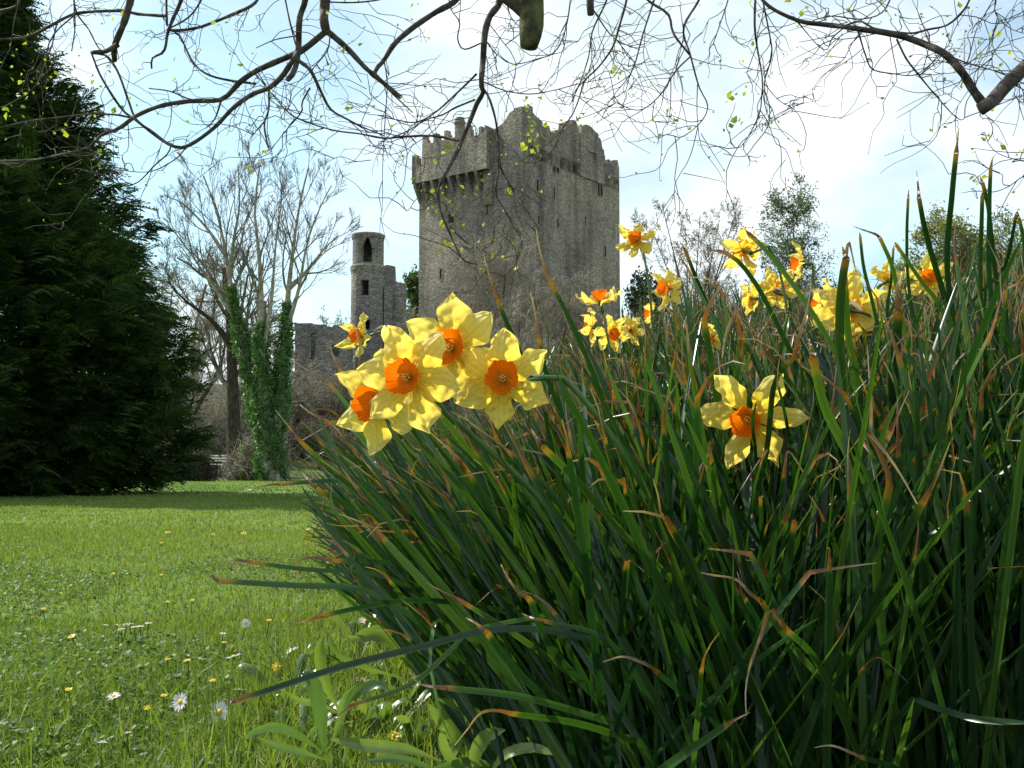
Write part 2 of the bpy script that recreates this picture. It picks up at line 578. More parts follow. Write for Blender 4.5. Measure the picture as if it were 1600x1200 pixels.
def tree(name, label, cat, base, stems, seed, mat, maxl=4, leafmat=None, leafsize=0.1, per=3, jit=0.15, group=None, leafname='foliage', **kw):
    """stems: list of (polyline, base radius, tip radius, first side-branch fraction, side-branch length, count)"""
    r = np.random.default_rng(seed)
    root = empty(name, base)
    tag(root, label, cat, group)
    out, leaf = {}, ([] if leafmat else None)
    for pts, r0, r1, st, sl, cnt in stems:
        pl = smooth_line(pts, 14)
        out.setdefault(0, []).append((pl, r1 + (r0 - r1) * np.linspace(1, 0, 14) ** 1.7))
        for c in range(cnt):
            t = st + (1 - st) * (c + r.random()) / cnt
            k = min(t, 0.998) * 13
            i = int(k)
            q = pl[i] * (1 - k + i) + pl[i + 1] * (k - i)
            dd = nrm(pl[i + 1] - pl[i])
            ax = r.normal(0, 1, 3)
            ax -= ax.dot(dd) * dd
            ax /= np.linalg.norm(ax)
            a = kw.get('spread', 0.65) * (0.8 + 0.6 * r.random())
            grow(out, r, q, dd * math.cos(a) + ax * math.sin(a), sl * (1.15 - 0.6 * (t - st) / (1 - st)) * (0.75 + 0.5 * r.random()), (r1 + (r0 - r1) * (1 - t) ** 1.7) * 0.5, 1, maxl, leaf=leaf, **kw)
    tb = MB()
    tubes(tb, out[0], 9)
    tb.build('trunk', mat[0], root)
    bb = MB()
    for lv, lst in out.items():
        if lv:
            tubes(bb, lst, 5 if lv == 1 else (4 if lv == 2 else 3))
    bb.build('crown', mat[1], root)
    if leafmat:
        lb = MB()
        leaf_quads(lb, [x[0] for x in leaf], leafsize, r, per, jit)
        lb.build(leafname, leafmat, root, smooth=False)
    return root, out


# ------------------------------------------------------------------ castle keep
KC = P(815, 700, 90)[:2]
E1 = np.array([10.0, 13.0]); E1 /= np.linalg.norm(E1)      # along the right-hand face, away from us
E2 = np.array([-E1[1], E1[0]])                             # along the left-hand face
E1_3, E2_3 = np.array([*E1, 0]), np.array([*E2, 0])


def on_face(px, py, K, e):
    """pixel -> (distance along the face, height)"""
    r = ray(px, py)
    A = np.array([[r[0], -e[0]], [r[1], -e[1]]])
    t, u = np.linalg.solve(A, np.asarray(K) - CAM[:2])
    return u, CAM[2] + t * r[2]


def wall_grid(mb, K, e, nin, u0, u1, z0, z1, holes, thick=1.2, lean=0.0):
    """wall sheet with real openings: outer skin and reveals"""
    us = np.unique(np.round(np.concatenate([np.linspace(u0, u1, 14), [h[0] for h in holes], [h[1] for h in holes]]), 4))
    zs = np.unique(np.round(np.concatenate([np.linspace(z0, z1, 14), [h[2] for h in holes], [h[3] for h in holes]]), 4))
    def pt(u, z, d):
        off = d - lean * (z1 - z) / (z1 - z0)
        q = np.asarray(K) + e * u + nin * off
        return [q[0], q[1], z]
    for i in range(len(us) - 1):
        for j in range(len(zs) - 1):
            cu, cz = (us[i] + us[i + 1]) / 2, (zs[j] + zs[j + 1]) / 2
            if any(h[0] < cu < h[1] and h[2] < cz < h[3] for h in holes):
                continue
            mb.add([pt(us[i], zs[j], 0), pt(us[i + 1], zs[j], 0), pt(us[i + 1], zs[j + 1], 0), pt(us[i], zs[j + 1], 0)], [[0, 1, 2, 3]])
    for a, b, c, d in holes:
        o = [pt(a, c, 0), pt(b, c, 0), pt(b, d, 0), pt(a, d, 0)]
        n = [pt(a, c, thick), pt(b, c, thick), pt(b, d, thick), pt(a, d, thick)]
        mb.add(o + n, [[k, (k + 1) % 4, (k + 1) % 4 + 4, k + 4] for k in range(4)])


def box(mb, o, ax, ay, az):
    o, ax, ay, az = (np.asarray(v, float) for v in (o, ax, ay, az))
    v = [o, o + ax, o + ax + ay, o + ay]
    v += [p + az for p in v]
    mb.add(v, [[0, 3, 2, 1], [4, 5, 6, 7], [0, 1, 5, 4], [1, 2, 6, 5], [2, 3, 7, 6], [3, 0, 4, 7]])


def slab_profile(mb, K, e, nin, prof, zb, d0, d1):
    """upright slab whose top edge follows prof [(u, z)...], bottom at zb, from depth d0 to d1"""
    n = len(prof)
    f = lambda u, z, d: [*(np.asarray(K) + e * u + nin * d), z]
    v = [f(u, z, d0) for u, z in prof] + [f(u, zb, d0) for u, z in prof] + [f(u, z, d1) for u, z in prof] + [f(u, zb, d1) for u, z in prof]
    F = []
    for k in range(n - 1):
        F += [[k, k + 1, n + k + 1, n + k], [2 * n + k, 3 * n + k, 3 * n + k + 1, 2 * n + k + 1], [k, 2 * n + k, 2 * n + k + 1, k + 1]]
    F += [[0, n, 3 * n, 2 * n], [n - 1, 3 * n - 1, 4 * n - 1, 2 * n - 1]]
    mb.add(v, F)


def rough_edge(pts, r, step=0.55, amp=0.16):
    """adds broken masonry steps to a profile"""
    out = []
    for (u0, z0), (u1, z1) in zip(pts[:-1], pts[1:]):
        k = max(1, int(abs(u1 - u0) / step))
        for i in range(k):
            t = i / k
            zz = z0 + (z1 - z0) * t + (r.normal(0, amp) if i else 0)
            if i and out:
                out.append((u0 + (u1 - u0) * t - 0.015, out[-1][1] + r.normal(0, 0.03)))     # flat course, then a step
            out.append((u0 + (u1 - u0) * t, zz))
    out.append(pts[-1])
    return out


keep = empty('castle_keep', (KC[0], KC[1], 4))
tag(keep, 'massive square grey stone castle keep with battlements on the rise behind the trees', 'castle')
LL, LR = 12.35, 16.6
ZB, ZT = 2.0, 26.6
rk = np.random.default_rng(3)


def hole(px0, px1, py0, py1, e):
    u0, _ = on_face(px0, 300, KC, e)
    u1, _ = on_face(px1, 300, KC, e)
    um = (px0 + px1) / 2
    _, za = on_face(um, py0, KC, e)
    _, zb = on_face(um, py1, KC, e)
    wd = max(u0, u1) - min(u0, u1)
    return (min(u0, u1) - 0.12 * wd, max(u0, u1) + 0.12 * wd, min(za, zb), max(za, zb))


HL = [hole(696, 703, 272, 288, E2), hole(746, 753, 258, 272, E2), hole(701, 708, 334, 348, E2), hole(758.4, 760.6, 294, 308, E2), hole(760, 762, 322, 336, E2), hole(688, 690, 420, 436, E2)]
HR = [hole(864.5, 868, 243, 270, E1), hole(870, 873.5, 243, 270, E1), hole(838.6, 841, 281, 299, E1), hole(865, 867, 294, 311, E1), hole(870.6, 873, 342, 355, E1), hole(934, 936.8, 287, 306, E1), hole(938.4, 941, 289, 306, E1), hole(944, 946, 385, 401, E1), hole(841, 842.6, 338, 350, E1), hole(914, 915.5, 338, 352, E1)]
kb = MB()
wall_grid(kb, KC, E2, E1, 0, LL, ZB, ZT, HL, 1.4, 0.0)
wall_grid(kb, KC, E1, E2, 0, LR, ZB, ZT, HR, 1.4, 0.0)
far = KC + E1 * LR
wall_grid(kb, far, E2, -E1, 0, LL, ZB, ZT, [])
far2 = KC + E2 * LL
wall_grid(kb, far2, E1, -E2, 0, LR, ZB, ZT, [])
kb.build('wall', M['keep'], keep, smooth=False)
# roof slab just under the parapets keeps the inside dark
rb = MB()
f3 = lambda q, z: [q[0], q[1], z]
rb.add([f3(KC, ZT - 0.02), f3(far, ZT - 0.02), f3(far + E2 * LL, ZT - 0.02), f3(far2, ZT - 0.02)], [[0, 1, 2, 3]])
rb.build('roof', M['keep'], keep, smooth=False)

# right-hand parapet, ragged
prR = [on_face(px, py, KC, E1) for px, py in [(815.5, 166), (822, 168), (838, 182), (858, 196), (861, 206), (866, 208), (868, 203), (884, 203), (885, 190), (899, 188), (903, 196), (905, 206), (912, 214), (944, 234), (945, 254), (949, 256), (950, 249), (953, 249), (953.5, 257), (958, 259), (958.6, 250), (965, 250), (966, 262)]]
prR[-1] = (LR, prR[-1][1])
prR = rough_edge(prR, rk, 0.5, 0.24)
pb = MB()
slab_profile(pb, KC, E1, E2, prR, ZT, 0.0, 0.9)
pb.build('parapet', M['keep'], keep, smooth=False)
# raised corner block behind the near corner
prC = [on_face(px, py, KC, E2) for px, py in [(815, 166), (810, 168), (797, 175), (790, 186), (786, 192), (781, 196), (775, 200), (768, 204), (764, 206)]]
pb = MB()
slab_profile(pb, KC, E2, E1, rough_edge(prC, rk, 0.5, 0.22), ZT, 0.0, 1.0)
slab_profile(pb, KC + E1 * 1.0, E2, E1, [(0.9, 29.5), (1.4, 29.5), (1.42, 28.9), (2.2, 28.9), (2.22, 28.2), (3.4, 28.0)], ZT, 0.0, 4.0)
pb.build('corner_turret', M['keep'], keep, smooth=False)
# gabled cap house at the far right
tu0, _ = on_face(906, 250, KC, E1)
tu1, _ = on_face(944, 250, KC, E1)
pb = MB()
g = [on_face(px, py, KC, E1) for px, py in [(905.5, 208), (908, 198), (914, 194.5), (921, 197), (930, 207), (937, 217), (940, 232), (944, 245)]]
ga, gbm, gc = g[:4], None, None
hw = on_face(918, 236, KC, E1), on_face(930, 252, KC, E1)
zlo, zhi = hw[1][1], hw[0][1]
prof_l = [p for p in g if p[0] <= hw[0][0]] + [(hw[0][0], np.interp(hw[0][0], [q[0] for q in g], [q[1] for q in g]))]
prof_m = [(u, np.interp(u, [q[0] for q in g], [q[1] for q in g])) for u in np.linspace(hw[0][0], hw[1][0], 4)]
prof_r = [(hw[1][0], np.interp(hw[1][0], [q[0] for q in g], [q[1] for q in g]))] + [p for p in g if p[0] > hw[1][0]]
prof_l, prof_r = rough_edge(prof_l, rk, 0.4, 0.12), rough_edge(prof_r, rk, 0.4, 0.16)
slab_profile(pb, KC, E1, E2, prof_l, ZT + 0.01, -0.12, 2.6)
slab_profile(pb, KC, E1, E2, prof_m, zhi, -0.12, 2.6)
slab_profile(pb, KC, E1, E2, [(hw[0][0], zlo), (hw[1][0], zlo)], ZT + 0.01, -0.12, 2.6)
slab_profile(pb, KC, E1, E2, prof_r, ZT + 0.01, -0.12, 2.6)
cap = pb.build('cap_house', M['keep'], keep, smooth=False)
pb = MB()
um = (hw[0][0] + hw[1][0]) / 2
q = KC + E1 * (um - 0.12) - E2 * 0.16
box(pb, [q[0], q[1], zlo], E1_3 * 0.22, E2_3 * 0.35, [0, 0, zhi - zlo])
pb.build('mullion', M['dressed'], cap, smooth=False)

# left-hand machicolated parapet standing proud of the wall
uo0, _ = on_face(758, 250, KC, E2)
OUT = -0.85
pm = MB()
uend = LL + 0.2
prL = []
for px, py in [(760, 196), (757, 195), (756.5, 204), (752, 207), (751.5, 197), (748, 199), (747.5, 210), (735, 214)]:
    prL.append(on_face(px, py, KC + (-E1) * 0.85, E2))
x = 735
tooth = True
while x > 646:
    y0 = 208 + (735 - x) * 0.245
    up = 13 if tooth else 1
    w_ = 7.0 if tooth else 10.0
    prL.append(on_face(x - 0.3, y0 - up + (6 if tooth else 2), KC - E1 * 0.85, E2))
    if tooth:
        prL.append(on_face(x - 2.2, y0 - up + 5, KC - E1 * 0.85, E2))
        prL.append(on_face(x - 2.3, y0 - up, KC - E1 * 0.85, E2))
    prL.append(on_face(x - w_, y0 - up + 1, KC - E1 * 0.85, E2))
    x -= w_
    tooth = not tooth
prL = [p for p in prL if p[0] < uend - 0.55]
prL += [(prL[-1][0] + 0.05, 27.35), (uend - 0.5, 27.35), (uend - 0.46, 28.5), (uend, 28.5)]
ZM = 25.7
slab_profile(pm, KC, E2, E1, prL, ZM, OUT, OUT + 0.55)
# return of the parapet round the far left corner
slab_profile(pm, KC + E2 * uend - E1 * 0.85, E1, -E2, [(0, 28.3), (0.8, 28.3), (0.82, 27.4), (1.6, 27.4), (1.62, 28.3), (2.4, 28.3), (2.42, 27.4), (6, 27.4)], ZM, 0.0, 0.5)
parL = pm.build('machicolated_parapet', M['keep'], keep, smooth=False)
for k, u in enumerate(np.linspace(uo0 + 0.5, LL - 0.1, 8)):
    cb = MB()
    f = lambda uu, z, d: [*(KC + E2 * uu + E1 * d), z]
    wv = 0.13
    for s in (0,):
        v = [f(u - wv, ZM - 0.02, -0.02), f(u - wv, ZM - 0.02, OUT), f(u - wv, ZM - 0.35, OUT + 0.05), f(u - wv, ZM - 1.8, -0.02)]
        v += [f(u + wv, ZM - 0.02, -0.02), f(u + wv, ZM - 0.02, OUT), f(u + wv, ZM - 0.35, OUT + 0.05), f(u + wv, ZM - 1.8, -0.02)]
        cb.add(v, [[0, 1, 2, 3], [7, 6, 5, 4], [0, 4, 5, 1], [1, 5, 6, 2], [2, 6, 7, 3]])
    cb.build('corbel', M['keep'], keep, smooth=False)
# buttress-like pilaster where the parapet stops
pb = MB()
u0, _ = on_face(771, 240, KC, E2)
slab_profile(pb, KC, E2, E1, [(u0 - 0.05, 29.4), (u0 + 0.3, 29.7), (u0 + 0.32, 29.1), (uo0 + 0.02, 29.1)], 22.5, -0.28, 0.6)
pb.build('buttress', M['keep'], keep, smooth=False)
# round chimney
pb = MB()
cu, _ = on_face(718.5, 215, KC + E1 * 1.6, E2)
cc = KC + E1 * 1.6 + E2 * cu
zt = on_face(718.5, 184, KC + E1 * 1.6, E2)[1]
prof = [(0.50, 26.6), (0.50, zt - 0.7), (0.58, zt - 0.62), (0.58, zt - 0.45), (0.5, zt - 0.4), (0.42, zt - 0.02), (0.25, zt), (0.02, zt)]
th = np.linspace(0, 2 * math.pi, 17)[:-1]
V = np.array([[[cc[0] + rr * math.cos(a), cc[1] + rr * math.sin(a), z] for rr, z in prof] for a in th])
pb.add(V, grid_faces(16, len(prof), True))
pb.build('chimney', M['keep'], keep, smooth=False)
# windows: dressed stone surrounds
for e, hs, nin in ((E2, HL, E1), (E1, HR, E2)):
    e3, n3 = np.array([*e, 0]), np.array([*nin, 0])
    for a, b, c, d in hs:
        if d - c < 0.9:
            continue
        wb = MB()
        s = 0.09
        q = KC + e * a - nin * 0.03
        for o, ax, az in ((KC + e * (a - s) - nin * 0.03, e3 * s, (d - c)), (KC + e * b - nin * 0.03, e3 * s, (d - c))):
            box(wb, [o[0], o[1], c], ax, n3 * 0.4, [0, 0, az])
        o = KC + e * (a - s) - nin * 0.03
        box(wb, [o[0], o[1], c - s - 0.001], e3 * (b - a + 2 * s), n3 * 0.4, [0, 0, s])
        box(wb, [o[0], o[1], d + 0.001], e3 * (b - a + 2 * s), n3 * 0.4, [0, 0, s])
        wb.build('window', M['dressed'], keep, smooth=False)

# ------------------------------------------------------------------ round ruined tower
TD = 75.0
tcx, tcy = P(573.5, 600, TD)[:2]
SC = TD / FPX


def zpix(py, D):
    return P(800, py, D)[2]


tower = empty('ruined_tower', (tcx, tcy, 3))
tag(tower, 'slender round ruined stone lookout tower with an open arch near its top', 'tower')


def round_shell(mb, prof, thick, hole_fn, nu=64, nz=70):
    zs = np.linspace(prof[0][0], prof[-1][0], nz)
    rs = np.interp(zs, [p[0] for p in prof], [p[1] for p in prof])
    th = np.arange(nu) * 2 * math.pi / nu
    keepc = np.ones((nu, nz - 1), bool)
    for i in range(nu):
        a = th[i] + math.pi / nu
        for j in range(nz - 1):
            if hole_fn(a, (zs[j] + zs[j + 1]) / 2):
                keepc[i, j] = False
    def pt(i, j, inner):
        r_ = rs[j] - (thick if inner else 0)
        return [tcx + r_ * math.cos(th[i % nu]), tcy + r_ * math.sin(th[i % nu]), zs[j]]
    V = [pt(i, j, 0) for i in range(nu) for j in range(nz)] + [pt(i, j, 1) for i in range(nu) for j in range(nz)]
    O = nu * nz
    F = []
    ix = lambda i, j, s=0: (i % nu) * nz + j + s * O
    for i in range(nu):
        for j in range(nz - 1):
            if keepc[i, j]:
                F.append([ix(i, j), ix(i + 1, j), ix(i + 1, j + 1), ix(i, j + 1)])
                F.append([ix(i, j, 1), ix(i, j + 1, 1), ix(i + 1, j + 1, 1), ix(i + 1, j, 1)])
            for di, a, b in ((1, (i + 1, j), (i + 1, j + 1)),):
                if keepc[i, j] != keepc[(i + 1) % nu, j]:
                    F.append([ix(*a), ix(*b), ix(*b, 1), ix(*a, 1)])
            if j < nz - 2 and keepc[i, j] != keepc[i, j + 1]:
                F.append([ix(i, j + 1), ix(i + 1, j + 1), ix(i + 1, j + 1, 1), ix(i, j + 1, 1)])
        if keepc[i, -1]:
            F.append([ix(i, nz - 1), ix(i + 1, nz - 1), ix(i + 1, nz - 1, 1), ix(i, nz - 1, 1)])
    mb.add(V, F)


def ang(px, rad):
    """angle on the cylinder's near side for a picture column"""
    x = (px - 573.5) * SC
    return -math.acos(max(-1, min(1, x / rad)))


r_lo = 26 * SC
zl = lambda y: zpix(y, TD - 1.2)


def rect_hole(px0, px1, py0, py1, rad):
    a0, a1 = ang(px0, rad), ang(px1, rad)
    z0, z1 = zl(py1), zl(py0)
    return lambda a, z: a0 < ((a + math.pi) % (2 * math.pi) - math.pi) < a1 and z0 < z < z1


h1, h2 = rect_hole(566, 578.5, 438, 461, r_lo), rect_hole(567, 581, 499, 516, r_lo)
tb = MB()
round_shell(tb, [(1.5, r_lo * 1.12), (zl(520), r_lo * 1.03), (zl(424), r_lo), (zl(421), r_lo * 1.06), (zl(414), r_lo * 1.08), (zl(411), r_lo * 1.0)], 0.45, lambda a, z: h1(a, z) or h2(a, z), 64, 90)
shaft = tb.build('shaft', M['ruin'], tower, smooth=False)
r_up = 24.5 * SC


def arch(pxc, hwpx, pyb, pys, rad, back=False):
    a0, a1 = ang(pxc - hwpx, rad), ang(pxc + hwpx, rad)
    if back:
        a0, a1 = -a1, -a0
    ac, ah = (a0 + a1) / 2, (a1 - a0) / 2
    z0, zs_ = zl(pyb), zl(pys)

    def f(a, z):
        a = (a + math.pi) % (2 * math.pi) - math.pi
        t = abs(a - ac) / ah
        return t < 1 and z0 < z < zs_ + (1 - t ** 1.7) * 0.75
    return f


a1f, a2f = arch(575.5, 8.2, 409, 386, r_up), arch(582.5, 5.5, 412, 392, r_up, True)
tb = MB()
round_shell(tb, [(zl(411) - 0.1, r_up), (zl(371), r_up), (zl(368), r_up * 1.05), (zl(363), r_up * 1.07), (zl(361.5), r_up * 1.0)], 0.32, lambda a, z: a1f(a, z) or a2f(a, z), 96, 60)
tb.build('arched_lantern', M['ruin'], tower, smooth=False)
tb = MB()
th = np.linspace(0, 2 * math.pi, 25)[:-1]
V = [[tcx, tcy, zl(360.5)]] + [[tcx + r_up * 0.98 * math.cos(a), tcy + r_up * 0.98 * math.sin(a), zl(361.8)] for a in th]
tb.add(V, [[0, 1 + k, 1 + (k + 1) % 24] for k in range(24)])
tb.build('cap', M['ruin'], tower, smooth=False)
# stair turret and broken curtain wall at its right
wb = MB()
eW = np.array([1.0, 0.25]); eW /= np.linalg.norm(eW)
nW = np.array([-eW[1], eW[0]])
KW = np.array([tcx + 0.75, tcy + 0.2])
pts = []
for px, py in [(590, 428), (597, 426), (598, 417), (603, 415), (610, 416), (617, 418), (618, 440), (621, 442), (634, 444), (634.5, 520)]:
    pts.append(on_face(px, py, KW, eW))
slab_profile(wb, KW, eW, nW, rough_edge(pts, rk, 0.4, 0.05), 2.0, -0.35, 0.5)
u0, _ = on_face(598, 500, KW, eW)
u1, _ = on_face(611, 500, KW, eW)
slab_profile(wb, KW, eW, nW, [(u0, zl(447)), ((u0 + u1) / 2, zl(443)), (u1, zl(450))], 2.0, -0.75, -0.36)
wb.build('broken_wall', M['ruin'], tower, smooth=False)

# low ruined building with openings
RD = 68.0
KR = P(460, 600, RD)[:2]
eR = np.array([1.0, 0.12]); eR /= np.linalg.norm(eR)
nR = np.array([-eR[1], eR[0]])
bar = MB()
prof = rough_edge([on_face(px, py, KR, eR) for px, py in [(460, 503), (466, 505), (500, 507), (530, 507), (549, 508)]], rk, 0.4, 0.04)
zt_ = min(p[1] for p in prof) - 0.02
hs = [(on_face(486, 540, KR, eR)[0], on_face(493, 540, KR, eR)[0], zpix(562, RD), zpix(520, RD)), (on_face(519, 540, KR, eR)[0], on_face(530, 540, KR, eR)[0], zpix(556, RD), zpix(538, RD))]
wall_grid(bar, KR, eR, nR, 0, prof[-1][0], 1.0, zt_, hs, 0.7)
slab_profile(bar, KR, eR, nR, prof, zt_ - 0.001, 0.0, 0.7)
ub = prof[-1][0]
wall_grid(bar, KR, nR, eR, 0.0, 3.5, 1.0, zt_, [])
wall_grid(bar, KR + nR * 3.5, eR, -nR, 0, ub, 1.0, zt_, [])
wall_grid(bar, KR + eR * ub, nR, -eR, 0.0, 3.5, 1.0, zt_, [])
ruin = bar.build('ruined_building', M['ruin'], None, loc=(KR[0], KR[1], 1.0), smooth=False)
tag(ruin, 'low roofless ruined stone building at the left foot of the round tower', 'ruin')

# ------------------------------------------------------------------ trees
def px_line(pts, D, dd=0.0):
    n = len(pts)
    return np.array([P(p[0], p[1], D + dd * k / max(1, n - 1)) for k, p in enumerate(pts)])


# tall bare tree wrapped in ivy
TDp = 38
st = [
    (px_line([(424, 752), (414, 700), (404, 640), (388, 570), (370, 500), (358, 430), (348, 370), (335, 320), (318, 275)], TDp, 1.0), 0.36, 0.03, 0.42, 2.6, 9),
    (px_line([(426, 752), (418, 690), (412, 620), (408, 540), (408, 470), (405, 400), (398, 330), (406, 258)], TDp, -0.8), 0.34, 0.03, 0.5, 2.0, 8),
    (px_line([(430, 752), (428, 700), (432, 640), (440, 580), (446, 520), (450, 460), (458, 390), (468, 320), (482, 262)], TDp, 0.4), 0.34, 0.03, 0.5, 2.3, 9),
    (px_line([(358, 430), (366, 370), (374, 320), (372, 262)], TDp + 0.62, -1), 0.09, 0.02, 0.2, 1.6, 6),
    (px_line([(353, 400), (322, 355), (285, 318), (258, 306)], TDp + 0.68, 1), 0.09, 0.02, 0.2, 1.5, 6),
    (px_line([(451, 450), (478, 425), (510, 385), (530, 368)], TDp + 0.26, 1), 0.12, 0.02, 0.25, 1.7, 6),
    (px_line([(446, 520), (466, 455), (480, 380), (502, 320), (518, 290)], TDp + 0.2, -1.5), 0.10, 0.02, 0.35, 1.5, 7),
    (px_line([(370, 500), (328, 440), (290, 385), (262, 350)], TDp + 0.5, -1.5), 0.10, 0.02, 0.3, 1.6, 7),
    (px_line([(409, 560), (424, 470), (430, 390), (440, 310), (436, 268)], TDp - 0.33, -1.0), 0.10, 0.02, 0.4, 1.5, 7),
]
ivt, outs = tree('ivy_clad_tree', 'tall bare tree with several stems, its lower trunk wrapped in green ivy', 'tree', P(426, 752, TDp), st, 11, (M['paletwig'], M['twigfar']), maxl=4, spread=0.52, up=0.10, kids=(3, 5), ratio=0.60, minr=0.0055, wig=0.10)
r = np.random.default_rng(5)
ib = MB()
pts = []
for k, (pl, rr_) in enumerate(outs[0][:3]):
    lens = [0.62, 0.5, 0.56][k]
    for t in r.random(5200) ** 0.9 * lens:
        kk = t * 13
        i = int(kk)
        c = pl[i] * (1 - kk + i) + pl[i + 1] * (kk - i)
        a = r.random() * 2 * math.pi
        rad = (0.34 + 0.10 * math.sin(t * 31 + a * 2) + 0.07 * math.sin(t * 83 + a * 3) + 0.2 * max(0, 0.2 - abs(t - 0.3))) * (1 - 0.7 * (t / lens) ** 2) + r.normal(0, 0.05)
        pts.append(c + np.array([math.cos(a) * rad, math.sin(a) * rad, r.normal(0, 0.05)]))
leaf_quads(ib, pts, 0.06, r, 2, 0.05)
ib.build('ivy', M['ivy'], ivt, smooth=False)

tree('dark_straight_tree', 'dark straight-trunked bare tree just left of the ivy-covered one', 'tree', P(367, 752, 41),
     [(px_line([(368, 753), (366, 700), (364, 640), (362, 560), (358, 480), (352, 420)], 41, 1), 0.36, 0.16, 0.35, 3.4, 12), (px_line([(362, 540), (330, 500), (290, 470), (262, 440)], 41, -2), 0.16, 0.03, 0.3, 2.2, 7)],
     12, (M['bark_dark'], M['twigfar']), maxl=4, spread=0.75, up=0.05, kids=(4, 6), ratio=0.58, minr=0.007)
BT = [
    ('spreading_bare_tree', 'hazy brown bare tree rising behind the conifer\'s right shoulder', 295, 745, 50, 395, 3.0, 21, 'paletwig', 0.9),
    ('brown_bare_tree', 'fine-twigged brown tree half hidden behind the dark conifer', 205, 745, 54, 400, 3.4, 22, 'paletwig', 0.9),
    ('pale_bare_tree', 'small pale bare tree behind the ivy-covered trunk', 400, 730, 54, 500, 2.6, 23, 'paletwig', 0.7),
    ('thin_bare_tree', 'thin bare tree between the ivy-covered trunk and the low ruined building', 452, 720, 56, 575, 1.6, 24, 'paletwig', 0.5),
]
for nm, lab, px, pyb, D, pyt, sl, sd, mt, wd in BT:
    b = P(px, pyb, D)
    b[2] = gz(b[0], b[1])
    hgt = zpix(pyt, D) - b[2]
    r = np.random.default_rng(sd)
    stems = [([b, b + [0.1, 0, hgt * 0.3], b + [r.normal(0, .3), 0, hgt * 0.6], b + [r.normal(0, .4), 0.2, hgt * 0.86]], 0.30, 0.05, 0.22, sl, 12)]
    stems.append(([b + [0.05, 0, hgt * 0.22], b + [-hgt * 0.16, 0.5, hgt * 0.5], b + [-hgt * 0.22, 0.7, hgt * 0.8]], 0.16, 0.03, 0.2, sl * 0.7, 9))
    stems.append(([b + [0.05, 0, hgt * 0.25], b + [hgt * 0.15, -0.5, hgt * 0.5], b + [hgt * 0.2, -0.7, hgt * 0.82]], 0.15, 0.03, 0.2, sl * 0.7, 9))
    tree(nm, lab, 'tree', b, stems, sd, (M['bark'], M[mt]), maxl=4, spread=0.6, up=0.07, kids=(4, 6), ratio=0.58, minr=0.008)

# shrubby bare trees crowding the foot of the keep
SH = [
    ('leafless_shrub_tree', 'round grey-brown leafless tree against the middle of the keep', 775, 560, 66, 338, 115, 31, 'paletwig'),
    ('leafless_shrub_tree', 'wide leafless tree covering the right foot of the keep', 880, 590, 62, 385, 100, 32, 'paletwig'),
    ('leafless_shrub_tree', 'low leafless tree at the keep\'s left foot beside the big flowers', 690, 600, 60, 455, 70, 33, 'paletwig'),
    ('leafless_shrub_tree', 'dense leafless thicket tree directly behind the four big daffodils', 800, 620, 52, 440, 90, 34, 'paletwig'),
]
for nm, lab, px, pyb, D, pyt, wpx, sd, mt in SH:
    b = P(px, pyb, D)
    b[2] = gz(b[0], b[1])
    hgt = zpix(pyt, D) - b[2]
    R_ = wpx / FPX * D
    r = np.random.default_rng(sd)
    stems = []
    for k in range(10):
        a = k / 10 * 6.283 + r.random() * 0.5
        o = R_ * (0.15 + 0.75 * r.random())
        hz = hgt * math.sqrt(max(0.1, 1 - (o / R_) ** 2 * 0.7))
        stems.append(([b, b + [math.cos(a) * o * 0.35, math.sin(a) * o * 0.35, hz * 0.4], b + [math.cos(a) * o * 0.8, math.sin(a) * o * 0.8, hz * 0.8]], 0.11, 0.03, 0.25, hgt * 0.26, 9))
    tree(nm, lab, 'tree', b, stems, sd, (M['bark'], M[mt]), maxl=4, spread=0.75, up=0.04, kids=(4, 6), ratio=0.60, minr=0.009, wig=0.18, group='leafless trees round the foot of the keep')

# right-hand background trees
def up_tree(nm, lab, px, pyb, D, pyt, half, sd, mats, leafmat=None, ls=0.12, per=4, jit=0.25, nst=5, maxl=4, conical=False):
    b = P(px, pyb, D)
    hgt = zpix(pyt, D) - b[2]
    b[2] -= 1.5
    hgt += 1.5
    R_ = half / FPX * D
    r = np.random.default_rng(sd)
    if conical:
        stems = [([b, b + [0.1, 0, hgt * 0.5], b + [0.0, 0, hgt * 0.95]], 0.2, 0.02, 0.12, R_ * 1.15, 44)]
    else:
        stems = [([b, b + [0, 0, hgt * 0.25], b + [math.cos(k * 1.3) * R_ * 0.3, math.sin(k * 1.3) * R_ * 0.3, hgt * 0.5], b + [math.cos(k * 1.3) * R_ * 0.66, math.sin(k * 1.3) * R_ * 0.4, hgt * (0.80 + 0.08 * (k % 2))]], 0.16, 0.02, 0.3, R_ * 0.55, 10) for k in range(nst)]
    tree(nm, lab, 'tree', b, stems, sd, mats, maxl=maxl, leafmat=leafmat, leafsize=ls, per=per, jit=jit, spread=0.7, up=0.03 if conical else 0.07, kids=(3, 5), ratio=0.58, minr=0.008)


